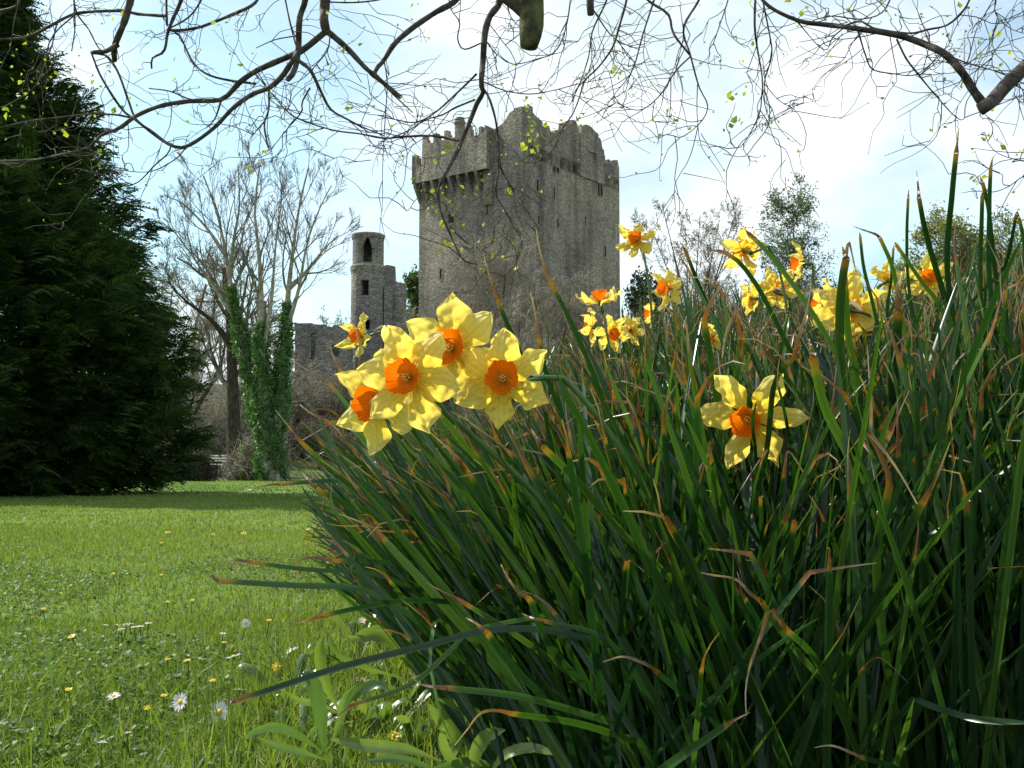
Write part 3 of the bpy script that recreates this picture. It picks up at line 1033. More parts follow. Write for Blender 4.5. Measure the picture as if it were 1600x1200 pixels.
up_tree('budding_tree', 'bare tree with opening buds on the skyline right of the keep', 1085, 560, 58, 290, 110, 41, (M['bark'], M['twigfar']), M['olive'], 0.05, 1, 0.05, 6)
up_tree('leafy_green_tree', 'loose green conical tree on the skyline between the daffodils', 1242, 560, 52, 303, 62, 42, (M['bark'], M['twigfar']), M['greenleaf'], 0.065, 4, 0.14, 1, 4, True)
up_tree('olive_green_tree', 'broad olive-green tree at the far right skyline', 1560, 560, 60, 335, 140, 43, (M['bark'], M['twigfar']), M['olive'], 0.10, 5, 0.26, 8, 4)
up_tree('small_olive_tree', 'small olive-green tree left of the broad one on the right skyline', 1460, 560, 62, 388, 75, 44, (M['bark'], M['twigfar']), M['olive'], 0.10, 5, 0.26, 6, 4)
up_tree('dark_evergreen_tree', 'dark ivy-green tree tight against the keep\'s right corner', 1012, 600, 72, 408, 34, 45, (M['bark'], M['twigfar']), M['darkleaf'], 0.16, 7, 0.3, 5, 3)
up_tree('low_bare_tree', 'low pale bare tree seen between the daffodils below the green tree', 1150, 600, 60, 420, 70, 46, (M['bark'], M['paletwig']), None, 0.1, 1, 0.1, 6, 4)
up_tree('sunlit_fir_tree', 'small bright green tree in the gap between round tower and keep', 648, 560, 100, 432, 16, 47, (M['bark'], M['twigfar']), M['greenleaf'], 0.2, 8, 0.3, 1, 3, True)
up_tree('distant_bare_tree', 'faint bare tree above the low ruin, left of the round tower', 520, 560, 110, 478, 34, 48, (M['bark'], M['paletwig']), None, 0.1, 1, 0.1, 5, 4)

# big dark conifer at the left
def conifer(name, label, base, H, prof, seed, n=15000, size=0.55):
    r = np.random.default_rng(seed)
    root = empty(name, base)
    tag(root, label, 'tree')
    tb = MB()
    tubes(tb, [(smooth_line([base - [0, 0, 0.3], base + [0, 0, H * 0.5], base + [0.05, 0, H * 0.98]], 12), np.linspace(0.35, 0.02, 12))], 9)
    tb.build('trunk', M['bark_dark'], root)
    # a few templates of a drooping feathery spray, x along the spray
    T = []
    for k in range(5):
        vs = []
        for i in range(13):
            t = 0.08 + i / 13 * 0.92
            cx, cz = t, 0.18 * math.sin(t * 2.6) - 0.42 * t * t
            for s in (-1, 1):
                ln = 0.34 * (1 - t * 0.72) * (0.6 + 0.7 * r.random())
                a = np.array([cx, 0, cz])
                tip = a + np.array([ln * 0.75, s * ln, -0.35 * ln + r.normal(0, 0.03)])
                wv = np.array([0.028 + 0.02 * r.random(), 0, 0])
                mid = (a + tip) / 2 + np.array([0, 0, 0.03])
                vs.append([a - wv * 0.6, mid - wv, tip, mid + wv])
        # leading shoot
        vs.append([np.array([0, -0.015, 0]), np.array([0.5, -0.03, 0.08]), np.array([1.08, 0, -0.36]), np.array([0.5, 0.03, 0.08])])
        T.append(np.array(vs))
    cb = MB()
    zt = (r.random(n) ** 1.25)
    a = r.random(n) * 2 * math.pi
    R_ = np.interp(zt, [p[0] for p in prof], [p[1] for p in prof])
    lump = 1 + 0.13 * np.sin(a * 5 + zt * 17) + 0.10 * np.sin(a * 11 - zt * 31) + 0.05 * np.sin(a * 23 + zt * 60)
    depthf = 1 - 0.5 * r.random(n) ** 1.8
    rad = R_ * lump * depthf
    pos = np.stack([base[0] + np.cos(a) * rad, base[1] + np.sin(a) * rad, base[2] + 0.12 + zt * H + r.normal(0, 0.1, n)], 1)
    sz = size * (0.55 + 0.7 * r.random(n)) * (0.75 + 0.25 * (1 - zt))
    yaw = a + r.normal(0, 0.45, n)
    pit = 0.30 + r.normal(0, 0.25, n) + 0.5 * zt
    f = np.stack([np.cos(yaw) * np.cos(pit), np.sin(yaw) * np.cos(pit), np.sin(pit)], 1)
    sd = nrm(np.stack([-np.sin(yaw), np.cos(yaw), r.normal(0, 0.35, n)], 1))
    sd = nrm(sd - (sd * f).sum(1, keepdims=True) * f)
    upv = np.cross(f, sd)
    start = pos - f * (sz * 0.6)[:, None]
    for k in range(5):
        s = np.arange(n) % 5 == k
        t = T[k].reshape(-1, 3)
        V = start[s][:, None, :] + sz[s][:, None, None] * (t[None, :, 0:1] * f[s][:, None] + t[None, :, 1:2] * sd[s][:, None] + t[None, :, 2:3] * upv[s][:, None])
        nq = len(t) // 4
        m = int(s.sum())
        F = (np.arange(nq * 4).reshape(nq, 4)[None] + (np.arange(m) * nq * 4)[:, None, None]).reshape(-1, 4)
        cb.add(V, F)
    cb.build('crown', M['conifer'], root, smooth=False)
    return root


cb0 = np.array([-8.4, 14.0, gz(-8.4, 14.0)])
conifer('dark_conifer', 'huge dark green conifer with drooping sprays filling the left edge', cb0, 13.0,
        [(0, 2.9), (0.04, 3.3), (0.11, 3.5), (0.18, 3.38), (0.245, 3.05), (0.315, 2.58), (0.38, 2.2), (0.44, 1.75), (0.52, 1.4), (0.75, 0.8), (1, 0.1)], 9, 42000, 0.50)

# ------------------------------------------------------------------ undergrowth and shrubs beyond the lawn
def shrub(nm, lab, px, pyb, D, wpx, hpx, sd, twig, leaf, ls=0.06, nl=1500, grp=None, nt=200, leafname='foliage'):
    b = P(px, pyb, D)
    b[2] = gz(b[0], b[1])
    R_, H_ = wpx / 2 / FPX * D, hpx / FPX * D
    r = np.random.default_rng(sd)
    root = empty(nm, b)
    tag(root, lab, 'shrub', grp)
    lst = []
    for k in range(nt):
        o = r.normal(0, 1, 3) * [R_ * 0.42, R_ * 0.3, 0]
        e = o * (1.1 + 0.6 * r.random()) + [0, 0, H_ * (0.35 + 0.7 * r.random()) * math.exp(-(o[0] / R_) ** 2)]
        m_ = (o + e) / 2 + r.normal(0, 0.12, 3) * H_
        lst.append((smooth_line([b + o, b + m_, b + e], 5), np.linspace(0.022, 0.008, 5)))
        for q in range(4):
            s = b + m_ + (e - m_) * r.random()
            lst.append((smooth_line([s, s + r.normal(0, 0.16, 3) * H_, s + r.normal(0, 0.28, 3) * H_], 5), np.linspace(0.014, 0.006, 5)))
    tb_ = MB()
    tubes(tb_, lst, 3)
    tb_.build('twigs', twig, root)
    u = r.normal(0, 1, (nl, 3))
    u = nrm(u) * (r.random((nl, 1)) ** 0.4)
    u[:, 2] = np.abs(u[:, 2])
    lump = 1 + 0.22 * np.sin(u[:, :1] * 9 + sd) + 0.15 * np.sin(u[:, 2:] * 13)
    pts_ = b + u * lump * [R_, R_ * 0.7, H_]
    lb = MB()
    leaf_quads(lb, pts_, ls, r, 3, ls * 1.2)
    lb.build(leafname, leaf, root, smooth=False)
    return root


shrub('low_shrub', 'low yellow-green shrub at the foot of the ivy-covered tree', 400, 752, 39.5, 70, 62, 61, M['paletwig'], M['olive'], 0.05, 2200)
shrub('dark_shrub', 'dark low shrub at the conifer\'s right foot', 300, 752, 36, 60, 44, 62, M['bark_dark'], M['darkleaf'], 0.055, 2200)
shrub('bracken_bank', 'tangled brown shrub between the conifer and the dark trunk', 322, 735, 49, 110, 70, 63, M['twigfar'], M['brownleaf'], 0.06, 1800)
shrub('bramble_shrub', 'green and brown bramble behind the pale bench', 300, 705, 50, 150, 95, 64, M['paletwig'], M['shrubleaf'], 0.07, 2200)
shrub('bramble_shrub', 'pale brown bushy thicket filling the gap behind the dark trunk', 375, 690, 54, 120, 110, 65, M['paletwig'], M['brownleaf'], 0.07, 1800)
shrub('rounded_shrub', 'rounded leafless brown shrub right of the ivy-covered tree', 490, 712, 56, 110, 50, 66, M['twigfar'], M['brownleaf'], 0.06, 1500)
shrub('flowering_shrub', 'reddish purple flowering shrub below the low ruin', 500, 690, 60, 100, 42, 67, M['twigfar'], M['purple'], 0.06, 900, leafname='blossom')
shrub('bramble_shrub', 'dark green bush directly under the low ruin\'s wall', 470, 660, 62, 90, 75, 68, M['twigfar'], M['shrubleaf'], 0.07, 2200)
shrub('bramble_shrub', 'brown thicket under the round tower behind the flowers', 575, 670, 62, 120, 110, 69, M['twigfar'], M['brownleaf'], 0.07, 2000)
shrub('bramble_shrub', 'brown scrub behind the big daffodils\' left petals', 530, 650, 64, 90, 85, 70, M['paletwig'], M['brownleaf'], 0.07, 1500)
shrub('bramble_shrub', 'dark scrub at the left foot of the keep', 650, 600, 70, 90, 110, 71, M['twigfar'], M['shrubleaf'], 0.08, 2000)
shrub('hill_shrub', 'brown scrub far back behind the conifer\'s edge', 250, 690, 60, 140, 160, 72, M['paletwig'], M['brownleaf'], 0.08, 2400)
shrub('hill_shrub', 'olive scrub below the budding tree right of the keep', 1060, 600, 56, 170, 140, 73, M['paletwig'], M['olive'], 0.08, 2600)
shrub('hill_shrub', 'dark green scrub behind the tallest leaves at the right', 1300, 600, 54, 320, 130, 74, M['twigfar'], M['greenleaf'], 0.10, 4200)
shrub('hill_shrub', 'dark scrub at the keep\'s right foot behind small daffodils', 930, 620, 60, 150, 110, 75, M['twigfar'], M['brownleaf'], 0.08, 2200)

# slatted bench under the trees
bb_ = P(337, 735, 43.5)
bb_[2] = gz(bb_[0], bb_[1]) + 0.0
bench = empty('slatted_bench', bb_)
tag(bench, 'pale slatted bench standing in the scrub left of the dark trunk', 'bench')
bench.rotation_euler = (0, 0, math.radians(-18))
zs_ = zpix(719, 43.5) - bb_[2]
for k in range(3):
    mb = MB()
    box(mb, [-0.55, -0.22 + 0.15 * k, zs_ - 0.2], [1.1, 0, 0], [0, 0.11, 0], [0, 0, 0.035])
    o = mb.build('seat_slat', M['white_wood'], None, smooth=False)
    o.parent = bench
for k in range(3):
    mb = MB()
    box(mb, [-0.55, 0.26 + 0.02 * k, zs_ - 0.06 + 0.11 * k], [1.1, 0, 0], [0, 0.03, 0], [0, 0, 0.06])
    o = mb.build('back_slat', M['white_wood'], None, smooth=False)
    o.parent = bench
for x in (-0.5, 0.44):
    for y in (-0.2, 0.22):
        mb = MB()
        box(mb, [x, y, 0], [0.06, 0, 0], [0, 0.05, 0], [0, 0, zs_ - 0.2 + (0.5 if y > 0 else 0)])
        o = mb.build('leg', M['dead_twig'], None, smooth=False)
        o.parent = bench

# ------------------------------------------------------------------ overhead tree: traced limbs, then twigs and opening leaves
# (photo polyline, distance, width in photo pixels at start and end)
BR = [
    ([(506, -60), (508, 0), (506, 30), (510, 50)], 3.6, 18, 15, 0),
    ([(510, 48), (496, 60), (470, 80), (440, 93), (400, 111), (373, 130), (347, 155), (300, 158), (253, 165), (213, 181), (187, 200), (157, 212), (140, 230), (100, 241), (50, 250), (-20, 252)], 3.6, 11, 3, 2),
    ([(510, 48), (525, 60), (545, 78), (570, 105), (590, 122), (626, 152)], 3.6, 10, 7, 1),
    ([(590, 118), (612, 145), (645, 176)], 3.6, 4, 2, 1),
    ([(484, -60), (477, 0), (468, 30), (466, 80), (460, 110), (450, 124)], 3.4, 12, 9, 0),
    ([(464, 84), (440, 120), (416, 140), (400, 144), (366, 167), (333, 201), (293, 228), (267, 227), (233, 204), (213, 188), (190, 170), (158, 120), (143, 83)], 3.4, 9, 3, 2),
    ([(420, 139), (420, 170), (413, 195), (418, 225), (420, 230)], 3.4, 4, 3, 1),
    ([(413, 190), (400, 205), (390, 218)], 3.4, 3, 1, 1),
    ([(467, 95), (485, 110), (500, 140), (516, 170), (540, 185), (570, 200), (600, 212)], 3.4, 7, 2, 2),
    ([(410, -30), (400, 3), (367, 21), (330, 36), (310, 43), (277, 48), (262, 46)], 3.8, 6, 6, 2),
    ([(290, -40), (283, 0), (270, 30), (262, 52), (256, 80), (238, 91), (237, 107)], 3.8, 8, 3, 1),
    ([(262, -40), (260, 0), (261, 40)], 3.8, 5, 4, 0),
    ([(212, -50), (204, 0), (192, 40), (179, 72), (179, 94)], 3.2, 15, 9, 0),
    ([(184, 70), (165, 80), (144, 82)], 3.2, 9, 7, 0),
    ([(-30, 62), (37, 59), (83, 38), (120, 21), (187, 17), (215, 22), (260, 25)], 3.9, 5, 6, 2),
    ([(115, -40), (116, 10), (117, 45), (112, 80)], 3.9, 4, 2, 1),
    ([(112, -20), (120, 20), (138, 45), (152, 72), (160, 80)], 3.9, 4, 2, 1),
    ([(88, 40), (78, 80), (60, 105), (57, 125)], 3.9, 3, 1.5, 1),
    ([(143, 83), (167, 88), (184, 112), (200, 155), (213, 187), (240, 207), (267, 228)], 3.6, 4, 4, 1),
    ([(-20, 205), (43, 190), (100, 183), (143, 178), (187, 180), (213, 187)], 3.6, 3, 4, 2),
    ([(400, 131), (350, 124), (320, 114), (300, 95), (280, 55), (262, 46)], 3.8, 5, 3, 2),
    ([(233, 138), (267, 143), (300, 156), (345, 158)], 3.6, 2, 4, 1),
    ([(346, 156), (336, 185), (322, 200)], 3.6, 4, 2, 0),
    ([(267, 228), (262, 240), (240, 260), (215, 285), (190, 288), (170, 265), (157, 250)], 3.5, 3, 1.5, 2),
    ([(292, 228), (275, 248), (235, 268), (185, 265), (150, 255)], 3.5, 2.5, 1, 2),
    ([(730, -40), (712, 0), (681, 19), (644, 44), (616, 69), (600, 94), (587, 109), (586, 122)], 3.9, 12, 7, 1),
    ([(600, 95), (605, 130), (601, 200), (598, 260), (598, 330)], 3.9, 2.5, 1, 2),
    ([(788, -40), (780, 5), (766, 24), (758, 50), (755, 90), (752, 130), (755, 145), (746, 160), (730, 200), (714, 238), (699, 267), (685, 297), (689, 331), (701, 360), (711, 383), (725, 407), (746, 413)], 3.3, 12, 2, 2),
    ([(703, 354), (728, 378), (755, 391), (770, 402)], 3.3, 3, 1.5, 2),
    ([(687, 325), (670, 300), (650, 312), (636, 330), (628, 312)], 3.3, 2, 1, 2),
    ([(756, 140), (765, 155), (776, 197), (779, 258), (775, 302), (790, 330), (801, 351), (816, 380), (804, 413), (790, 430), (779, 433)], 3.3, 4.5, 1.5, 2),
    ([(779, 256), (792, 280), (804, 302), (822, 328), (844, 361)], 3.3, 3.5, 1.5, 1),
    ([(744, 116), (728, 132), (712, 147), (681, 175), (650, 191), (619, 187), (590, 180)], 3.35, 4, 2, 2),
    ([(741, 156), (712, 168), (690, 180), (666, 187), (634, 206), (600, 219)], 3.35, 4, 2, 1),
    ([(716, 220), (690, 214), (665, 212), (625, 214), (600, 216), (562, 209), (519, 203), (462, 184), (440, 165)], 3.35, 5, 2, 3),
    ([(580, 250), (556, 252), (530, 245), (500, 260)], 3.5, 1.5, 1, 1),
    ([(755, 66), (725, 77), (715, 60), (718, 35), (705, 15), (700, -10)], 3.4, 3, 2, 1),
    ([(790, 70), (815, 48), (800, 30), (790, 0)], 3.8, 2, 2, 2),
    ([(756, 128), (790, 142), (830, 147), (870, 140), (900, 132), (960, 120)], 3.6, 2.5, 1.5, 3),
    ([(895, -30), (885, 40), (868, 80), (840, 92), (800, 100), (770, 80)], 3.8, 3, 1.5, 3),
    ([(983, -30), (979, 0), (968, 40), (957, 74), (935, 105), (913, 127), (906, 150), (895, 178), (880, 200), (863, 235), (842, 251), (825, 255)], 3.5, 4.5, 1.5, 3),
    ([(952, -30), (948, 0), (926, 48), (920, 87), (906, 130), (890, 165)], 3.7, 4, 1.5, 2),
    ([(900, -30), (930, 20), (960, 60), (1000, 78)], 3.8, 4, 1.5, 2),
    ([(1030, -30), (1022, 0), (1005, 52), (988, 110), (962, 145), (948, 165)], 3.6, 4, 1.2, 3),
    ([(1098, -30), (1092, 0), (1068, 44), (1079, 87), (1092, 135), (1106, 166), (1094, 192), (1066, 214), (1052, 212)], 3.4, 5, 1.3, 3),
    ([(1000, -30), (1012, 0), (1044, 22), (1052, 52), (1078, 86)], 3.4, 5, 4, 1),
    ([(1079, 88), (1055, 112), (1031, 149), (1000, 172), (966, 162), (950, 150)], 3.4, 3, 1.2, 3),
    ([(1145, -30), (1136, 5), (1126, 35), (1114, 70)], 3.7, 3, 1.5, 2),
    ([(1182, -40), (1180, 0), (1180, 52), (1191, 122), (1190, 150), (1187, 176), (1171, 210), (1154, 232), (1140, 222)], 3.2, 5, 1.5, 3),
    ([(1188, -40), (1192, 0), (1202, 52), (1206, 87), (1194, 131), (1202, 166), (1200, 197), (1178, 227), (1162, 245), (1130, 240)], 3.25, 3.5, 1.2, 3),
    ([(1194, 130), (1215, 155), (1235, 165), (1246, 145)], 3.25, 2, 1, 2),
    ([(1660, 40), (1630, 82), (1600, 107), (1574, 131), (1550, 158), (1530, 172)], 3.0, 26, 20, 0),
    ([(1538, 165), (1520, 140), (1504, 114), (1477, 85), (1442, 68), (1403, 55), (1359, 48), (1320, 42), (1285, 38), (1250, 33), (1206, 13), (1184, -10), (1170, -40)], 3.0, 15, 4, 3),
    ([(1401, 61), (1415, 90), (1429, 109), (1450, 135), (1469, 157), (1490, 180), (1504, 188), (1508, 178)], 3.05, 4, 1.5, 3),
    ([(1340, 46), (1352, 85), (1363, 108), (1395, 115), (1430, 117), (1460, 95)], 3.05, 3.5, 1.5, 3),
    ([(1520, -20), (1510, 10), (1482, 38), (1450, 46), (1420, 52), (1365, 44), (1345, 33), (1315, 42)], 3.1, 4, 4, 2),
    ([(1398, -20), (1380, 18), (1345, 30), (1300, 25), (1270, 32)], 3.1, 3, 2, 2),
    ([(1320, 42), (1300, 60), (1292, 78), (1275, 68), (1240, 25)], 3.05, 2.5, 1.2, 2),
    ([(1480, 86), (1510, 98), (1545, 108), (1580, 115), (1610, 90)], 3.0, 3, 1.5, 3),
    ([(1560, -30), (1555, 20), (1580, 45), (1600, 52)], 3.2, 2.5, 1.2, 3),
    ([(1570, 60), (1550, 90), (1560, 120), (1590, 135)], 3.1, 2, 1, 3),
    ([(1620, 255), (1590, 250), (1560, 240), (1545, 225), (1540, 210)], 3.1, 2, 1, 2),
    ([(1630, 268), (1600, 275), (1575, 292), (1550, 300), (1535, 290), (1522, 280)], 3.1, 2.5, 1, 2),
    ([(1600, 150), (1598, 160), (1585, 150)], 3.1, 2, 1, 1),
    ([(18, -40), (30, 0), (20, 12), (-10, 18)], 3.6, 5, 4, 1),
    ([(-20, 175), (20, 160), (60, 128), (80, 60), (118, 22)], 3.8, 2, 3, 2),
    ([(330, -30), (300, 22), (262, 46)], 3.8, 4, 3, 2),
    ([(440, -30), (452, 30), (462, 70)], 3.45, 3, 3, 1),
    ([(400, 75), (430, 62), (462, 56)], 3.5, 1.5, 3, 1),
    ([(510, 3), (550, 4), (590, 0), (620, -10)], 3.7, 3, 3, 1),
    ([(400, 108), (420, 140), (450, 175), (480, 190), (510, 196)], 3.5, 2, 1.5, 3),
    ([(516, 52), (512, 78), (495, 100), (470, 125), (440, 135)], 3.5, 2.5, 1.2, 2),
    ([(484, 138), (472, 160), (471, 175), (450, 200), (430, 225), (415, 240)], 3.5, 3.5, 1.2, 3),
]
OT = np.array([4.6, 3.4])
r = np.random.default_rng(77)
oroot = empty('overhanging_tree', (OT[0], OT[1], gz(*OT)))
tag(oroot, 'budding tree whose dark bare branches hang down across the top of the view', 'tree')
limb, twig, leafpts = [], [], []
for pts, D, w0, w1, tw in BR:
    n = max(6, len(pts) * 3)
    l2 = smooth_line([(p[0], p[1], 0) for p in pts], n)
    dd = np.cumsum(r.normal(0, 0.02, n))
    pl = np.array([P(q[0], q[1], D + e) for q, e in zip(l2, dd - dd[0])])
    rr_ = np.linspace(w0, w1, n) / 2 / FPX * D
    rr_ = np.maximum(rr_ * (1 if w0 >= 8 else 0.88) * (1 + r.normal(0, 0.06, n)), 0.0011)
    limb.append((pl, rr_))
    if w1 > 4 and tw <= 1 and pts[-1][1] > 0 and w1 >= 7:      # blunt cut end
        limb[-1] = (np.vstack([pl, pl[-1] + (pl[-1] - pl[-2]) * 0.15]), np.append(rr_, rr_[-1] * 0.05))
    # spur twigs, mostly reaching up and outwards, then drooping
    seg = np.linalg.norm(pl[-1] - pl[0]) + 0.1
    cnt = int(tw * (2.0 + seg * 3.3))
    for c in range(cnt):
        t = 0.15 + 0.85 * r.random()
        k = t * (n - 1) * 0.999
        i = int(k)
        q = pl[i] * (1 - k + i) + pl[i + 1] * (k - i)
        dd_ = nrm(pl[i + 1] - pl[i])
        d0 = nrm(dd_ * 0.7 + r.normal(0, 0.6, 3) + np.array([0, 0, 0.1]))
        ln = 0.10 + 0.30 * r.random() ** 1.5
        d1 = nrm(d0 + r.normal(0, 0.3, 3) + np.array([0, 0, 0.05]))
        d2 = nrm(d1 + r.normal(0, 0.3, 3))
        a, b, c2 = q + d0 * ln * 0.4, q + (d0 * 0.4 + d1 * 0.35) * ln, q + (d0 * 0.4 + d1 * 0.35 + d2 * 0.35) * ln
        ja, jb = r.normal(0, 0.03 * ln + 0.003, 3), r.normal(0, 0.03 * ln + 0.003, 3)
        twig.append((smooth_line([q, (q + a) / 2 + ja, a, (a + b) / 2 + jb, b, (b + c2) / 2 - ja, c2], 12), np.linspace(0.0017, 0.0007, 12)))
        leafpts += [c2, b]
        for s in range(r.integers(0, 3)):
            p0 = a + (b - a) * r.random()
            e = p0 + nrm(d1 + r.normal(0, 0.8, 3)) * ln * 0.45
            m_ = (p0 + e) / 2 + r.normal(0, 0.012, 3)
            twig.append((smooth_line([p0, m_, e], 6), np.linspace(0.0014, 0.0008, 6)))
            leafpts.append(e)
# mossy broken limb at the top
stub = smooth_line([P(812, -190, 3.0), P(820, -60, 3.0), P(830, 10, 3.0), P(830, 45, 3.0), P(826, 74, 3.0)], 16)
sb = MB()
tubes(sb, [(np.vstack([stub, stub[-1] + [0.0, 0, -0.004]]), np.append(np.array([30, 30, 29, 28, 28, 27, 26, 25, 24, 23, 22, 21, 20, 19, 17, 14]) / FPX * 3.0 * (1 + r.normal(0, 0.03, 16)), 0.003))], 14)
sb.build('broken_limb', M['mossbark'], oroot)
sb = MB()
st2 = smooth_line([P(922, -60, 3.4), P(922, 0, 3.4), P(923, 23, 3.4)], 6)
tubes(sb, [(np.vstack([st2, st2[-1] + [0, 0, -0.003]]), np.array([7, 7, 6.5, 6, 6, 5.5, 0.5]) / FPX * 3.4)], 10)
sb.build('limb', M['overbark'], oroot)
sb = MB()
tubes(sb, [(smooth_line([P(700, -30, 3.0), P(760, -20, 3.0), P(808, 8, 3.0), P(822, 20, 3.0)], 8), np.linspace(5, 12, 8) / FPX * 3.0)], 9)
sb.build('limb', M['overbark'], oroot)
# trunk and big limbs beyond the frame that the hanging branches come from
big = []
tb3 = np.array([OT[0], OT[1], gz(*OT) - 0.2])
big.append((smooth_line([tb3, tb3 + [-0.05, 0.02, 1.4], tb3 + [-0.2, 0.1, 2.9], tb3 + [-0.1, 0.3, 4.6], tb3 + [0.2, 0.5, 6.5]], 16), np.linspace(0.30, 0.09, 16)))
tk = MB()
tubes(tk, big, 14)
tk.build('trunk', M['mossbark'], oroot)
hb = []
anchor = tb3 + [-0.2, 0.1, 2.7]
for ends, r0 in (([P(1500, -330, 3.4), P(1100, -300, 3.5), P(800, -260, 3.4), P(500, -230, 3.6), P(150, -200, 3.7), P(-120, -120, 3.8)], 0.10), ([P(1900, -100, 3.1), P(1700, -20, 3.05), P(1655, 45, 3.0)], 0.07)):
    hb.append((smooth_line([anchor] + ends, 26), np.linspace(r0, 0.024, 26)))
for pts, D, w0, w1, tw in BR:                      # lead each branch that enters from above up to the big limb
    if pts[0][1] <= -20:
        s = P(pts[0][0], pts[0][1], D)
        i = np.argmin(np.linalg.norm(hb[0][0] - s, axis=1))
        e = hb[0][0][i]
        if np.linalg.norm(e - s) < 2.5:
            m_ = (s + e) / 2 + [0.05, 0, 0.02]
            rr0 = w0 / 2 / FPX * D
            hb.append((smooth_line([e, m_, s], 8), np.linspace(rr0 * 1.3, rr0, 8)))
tk = MB()
tubes(tk, limb + hb, 8)
tk.build('branches', M['overbark'], oroot)
tk = MB()
tubes(tk, twig, 4)
tk.build('twigs', M['overbark'], oroot)


def small_leaves(mb, P0, size, r, per=1):
    """tiny folded leaves at twig tips"""
    for p in P0:
        for k in range(per):
            s = size * (0.5 + r.random())
            f = nrm(r.normal(0, 1, 3) + np.array([0, 0, 0.3]))
            sd = nrm(np.cross(f, r.normal(0, 1, 3)))
            up = np.cross(f, sd)
            c = p + r.normal(0, size * 0.4, 3)
            v = [c, c + f * s * 0.4 + sd * s * 0.42 + up * s * 0.1, c + f * s * 1.1, c + f * s * 0.4 - sd * s * 0.42 + up * s * 0.1, c + f * s * 0.5]
            mb.add(v, [[0, 1, 4], [1, 2, 4], [2, 3, 4], [3, 0, 4]])


lb = MB()
lp = np.array(leafpts)[r.random(len(leafpts)) < 0.62]
small_leaves(lb, lp, 0.0095, r, 1)
# clusters of well opened leaves where the photo has them
for cx, cy, sp, cnt, D in [(20, 125, 28, 16, 3.6), (15, 180, 14, 9, 3.6), (105, 105, 22, 9, 3.7), (140, 150, 25, 8, 3.6), (112, 212, 8, 3, 3.6), (160, 240, 10, 4, 3.6), (182, 25, 6, 4, 3.8), (200, 160, 8, 4, 3.6), (275, 92, 4, 2, 3.8), (380, 97, 5, 2, 3.7), (345, 40, 8, 5, 3.8), (545, 60, 12, 4, 3.6), (546, 165, 5, 3, 3.6), (651, 12, 4, 2, 3.9), (826, 165, 9, 10, 3.5), (830, 205, 10, 10, 3.5), (836, 228, 9, 8, 3.5), (822, 232, 7, 5, 3.5), (745, 285, 9, 8, 3.3), (748, 300, 8, 5, 3.3), (795, 300, 5, 4, 3.3), (700, 240, 10, 6, 3.3), (715, 330, 16, 14, 3.3), (700, 390, 12, 12, 3.3), (768, 385, 14, 12, 3.3), (660, 290, 12, 5, 3.3), (960, 118, 5, 4, 3.6), (932, 125, 6, 4, 3.5), (1137, 153, 6, 5, 3.3), (1153, 150, 4, 4, 3.3), (1145, 195, 7, 8, 3.2), (1041, 181, 5, 4, 3.4), (1056, 193, 5, 4, 3.4), (1205, 117, 5, 3, 3.2), (1170, 77, 4, 2, 3.2), (1125, 5, 4, 3, 3.3), (1236, 18, 6, 4, 3.1), (1478, 56, 4, 2, 3.1), (1500, 76, 8, 4, 3.1), (1545, 110, 8, 5, 3.1), (905, 190, 8, 8, 3.5), (885, 190, 8, 5, 3.5), (1540, 215, 5, 4, 3.1), (1585, 245, 10, 5, 3.1), (1525, 283, 6, 4, 3.1), (1560, 70, 30, 12, 3.1), (370, 220, 30, 6, 3.5)]:
    c = np.array([P(cx + r.normal(0, sp), cy + r.normal(0, sp), D + r.normal(0, 0.05)) for _ in range(cnt)])
    small_leaves(lb, c, 0.018, r, 1)
lb.build('young_leaves', M['bud'], oroot, smooth=False)

# ------------------------------------------------------------------ daffodils
def petal_mesh(mb, c, f, sd, up, L_, W_, ang_, r, lift=0.0, ruffle=1.0, curl=0.0, twist=0.0, z0=0.0):
    """one tepal; f = facing axis of the flower, sd/up span its plane"""
    nu, nv = 17, 21
    s = np.linspace(0, 1, nu)[:, None]
    t = np.linspace(-1, 1, nv)[None, :]
    ax = math.cos(ang_) * sd + math.sin(ang_) * up
    ay = -math.sin(ang_) * sd + math.cos(ang_) * up
    wp = np.interp(s, [0, 0.08, 0.25, 0.45, 0.62, 0.78, 0.9, 0.97, 1.0], [0.30, 0.42, 0.74, 0.97, 1.0, 0.82, 0.48, 0.20, 0.03])
    ph = r.random(6) * 6.28
    wave = ruffle * (0.022 * np.sin(s * 23 + ph[5]) * np.sin(t * 5 + ph[0]) + 0.035 * np.sin(s * 9 + ph[0] + t * 1.5) * np.abs(t) + 0.03 * np.sin(s * 15 + ph[1]) * t * np.abs(t) + 0.02 * np.sin(s * 5 + ph[2] + t * 2))
    rr_ = s + 0.02 * ruffle * np.sin(t * 6 + ph[3]) * s
    yy = t * wp * (1 + 0.05 * np.sin(s * 12 + ph[4]) * ruffle)
    zz = lift * s + curl * s ** 2.2 - 0.10 * np.abs(t) ** 1.5 * wp * (0.6 + s) + wave + 0.035 * np.exp(-(t / 0.13) ** 2) * (1 - s * 0.5)
    # cupped edges near the tip
    zz = zz + 0.10 * s ** 3 * np.abs(t)
    tw = twist * s
    y2 = yy * np.cos(tw) * W_
    z2 = zz * L_ + yy * np.sin(tw) * W_ + z0
    V = c + (0.006 + rr_ * L_)[..., None] * ax + y2[..., None] * ay + z2[..., None] * f
    vein = 0.5 + 0.5 * np.sin(t * 17 * (1 - 0.15 * s) + 1.2 * np.sin(s * 5 + ph[0])) + 0 * s
    mb.add(V, grid_faces(nu, nv), along=(s + 0 * t).ravel(), vein=vein.ravel())


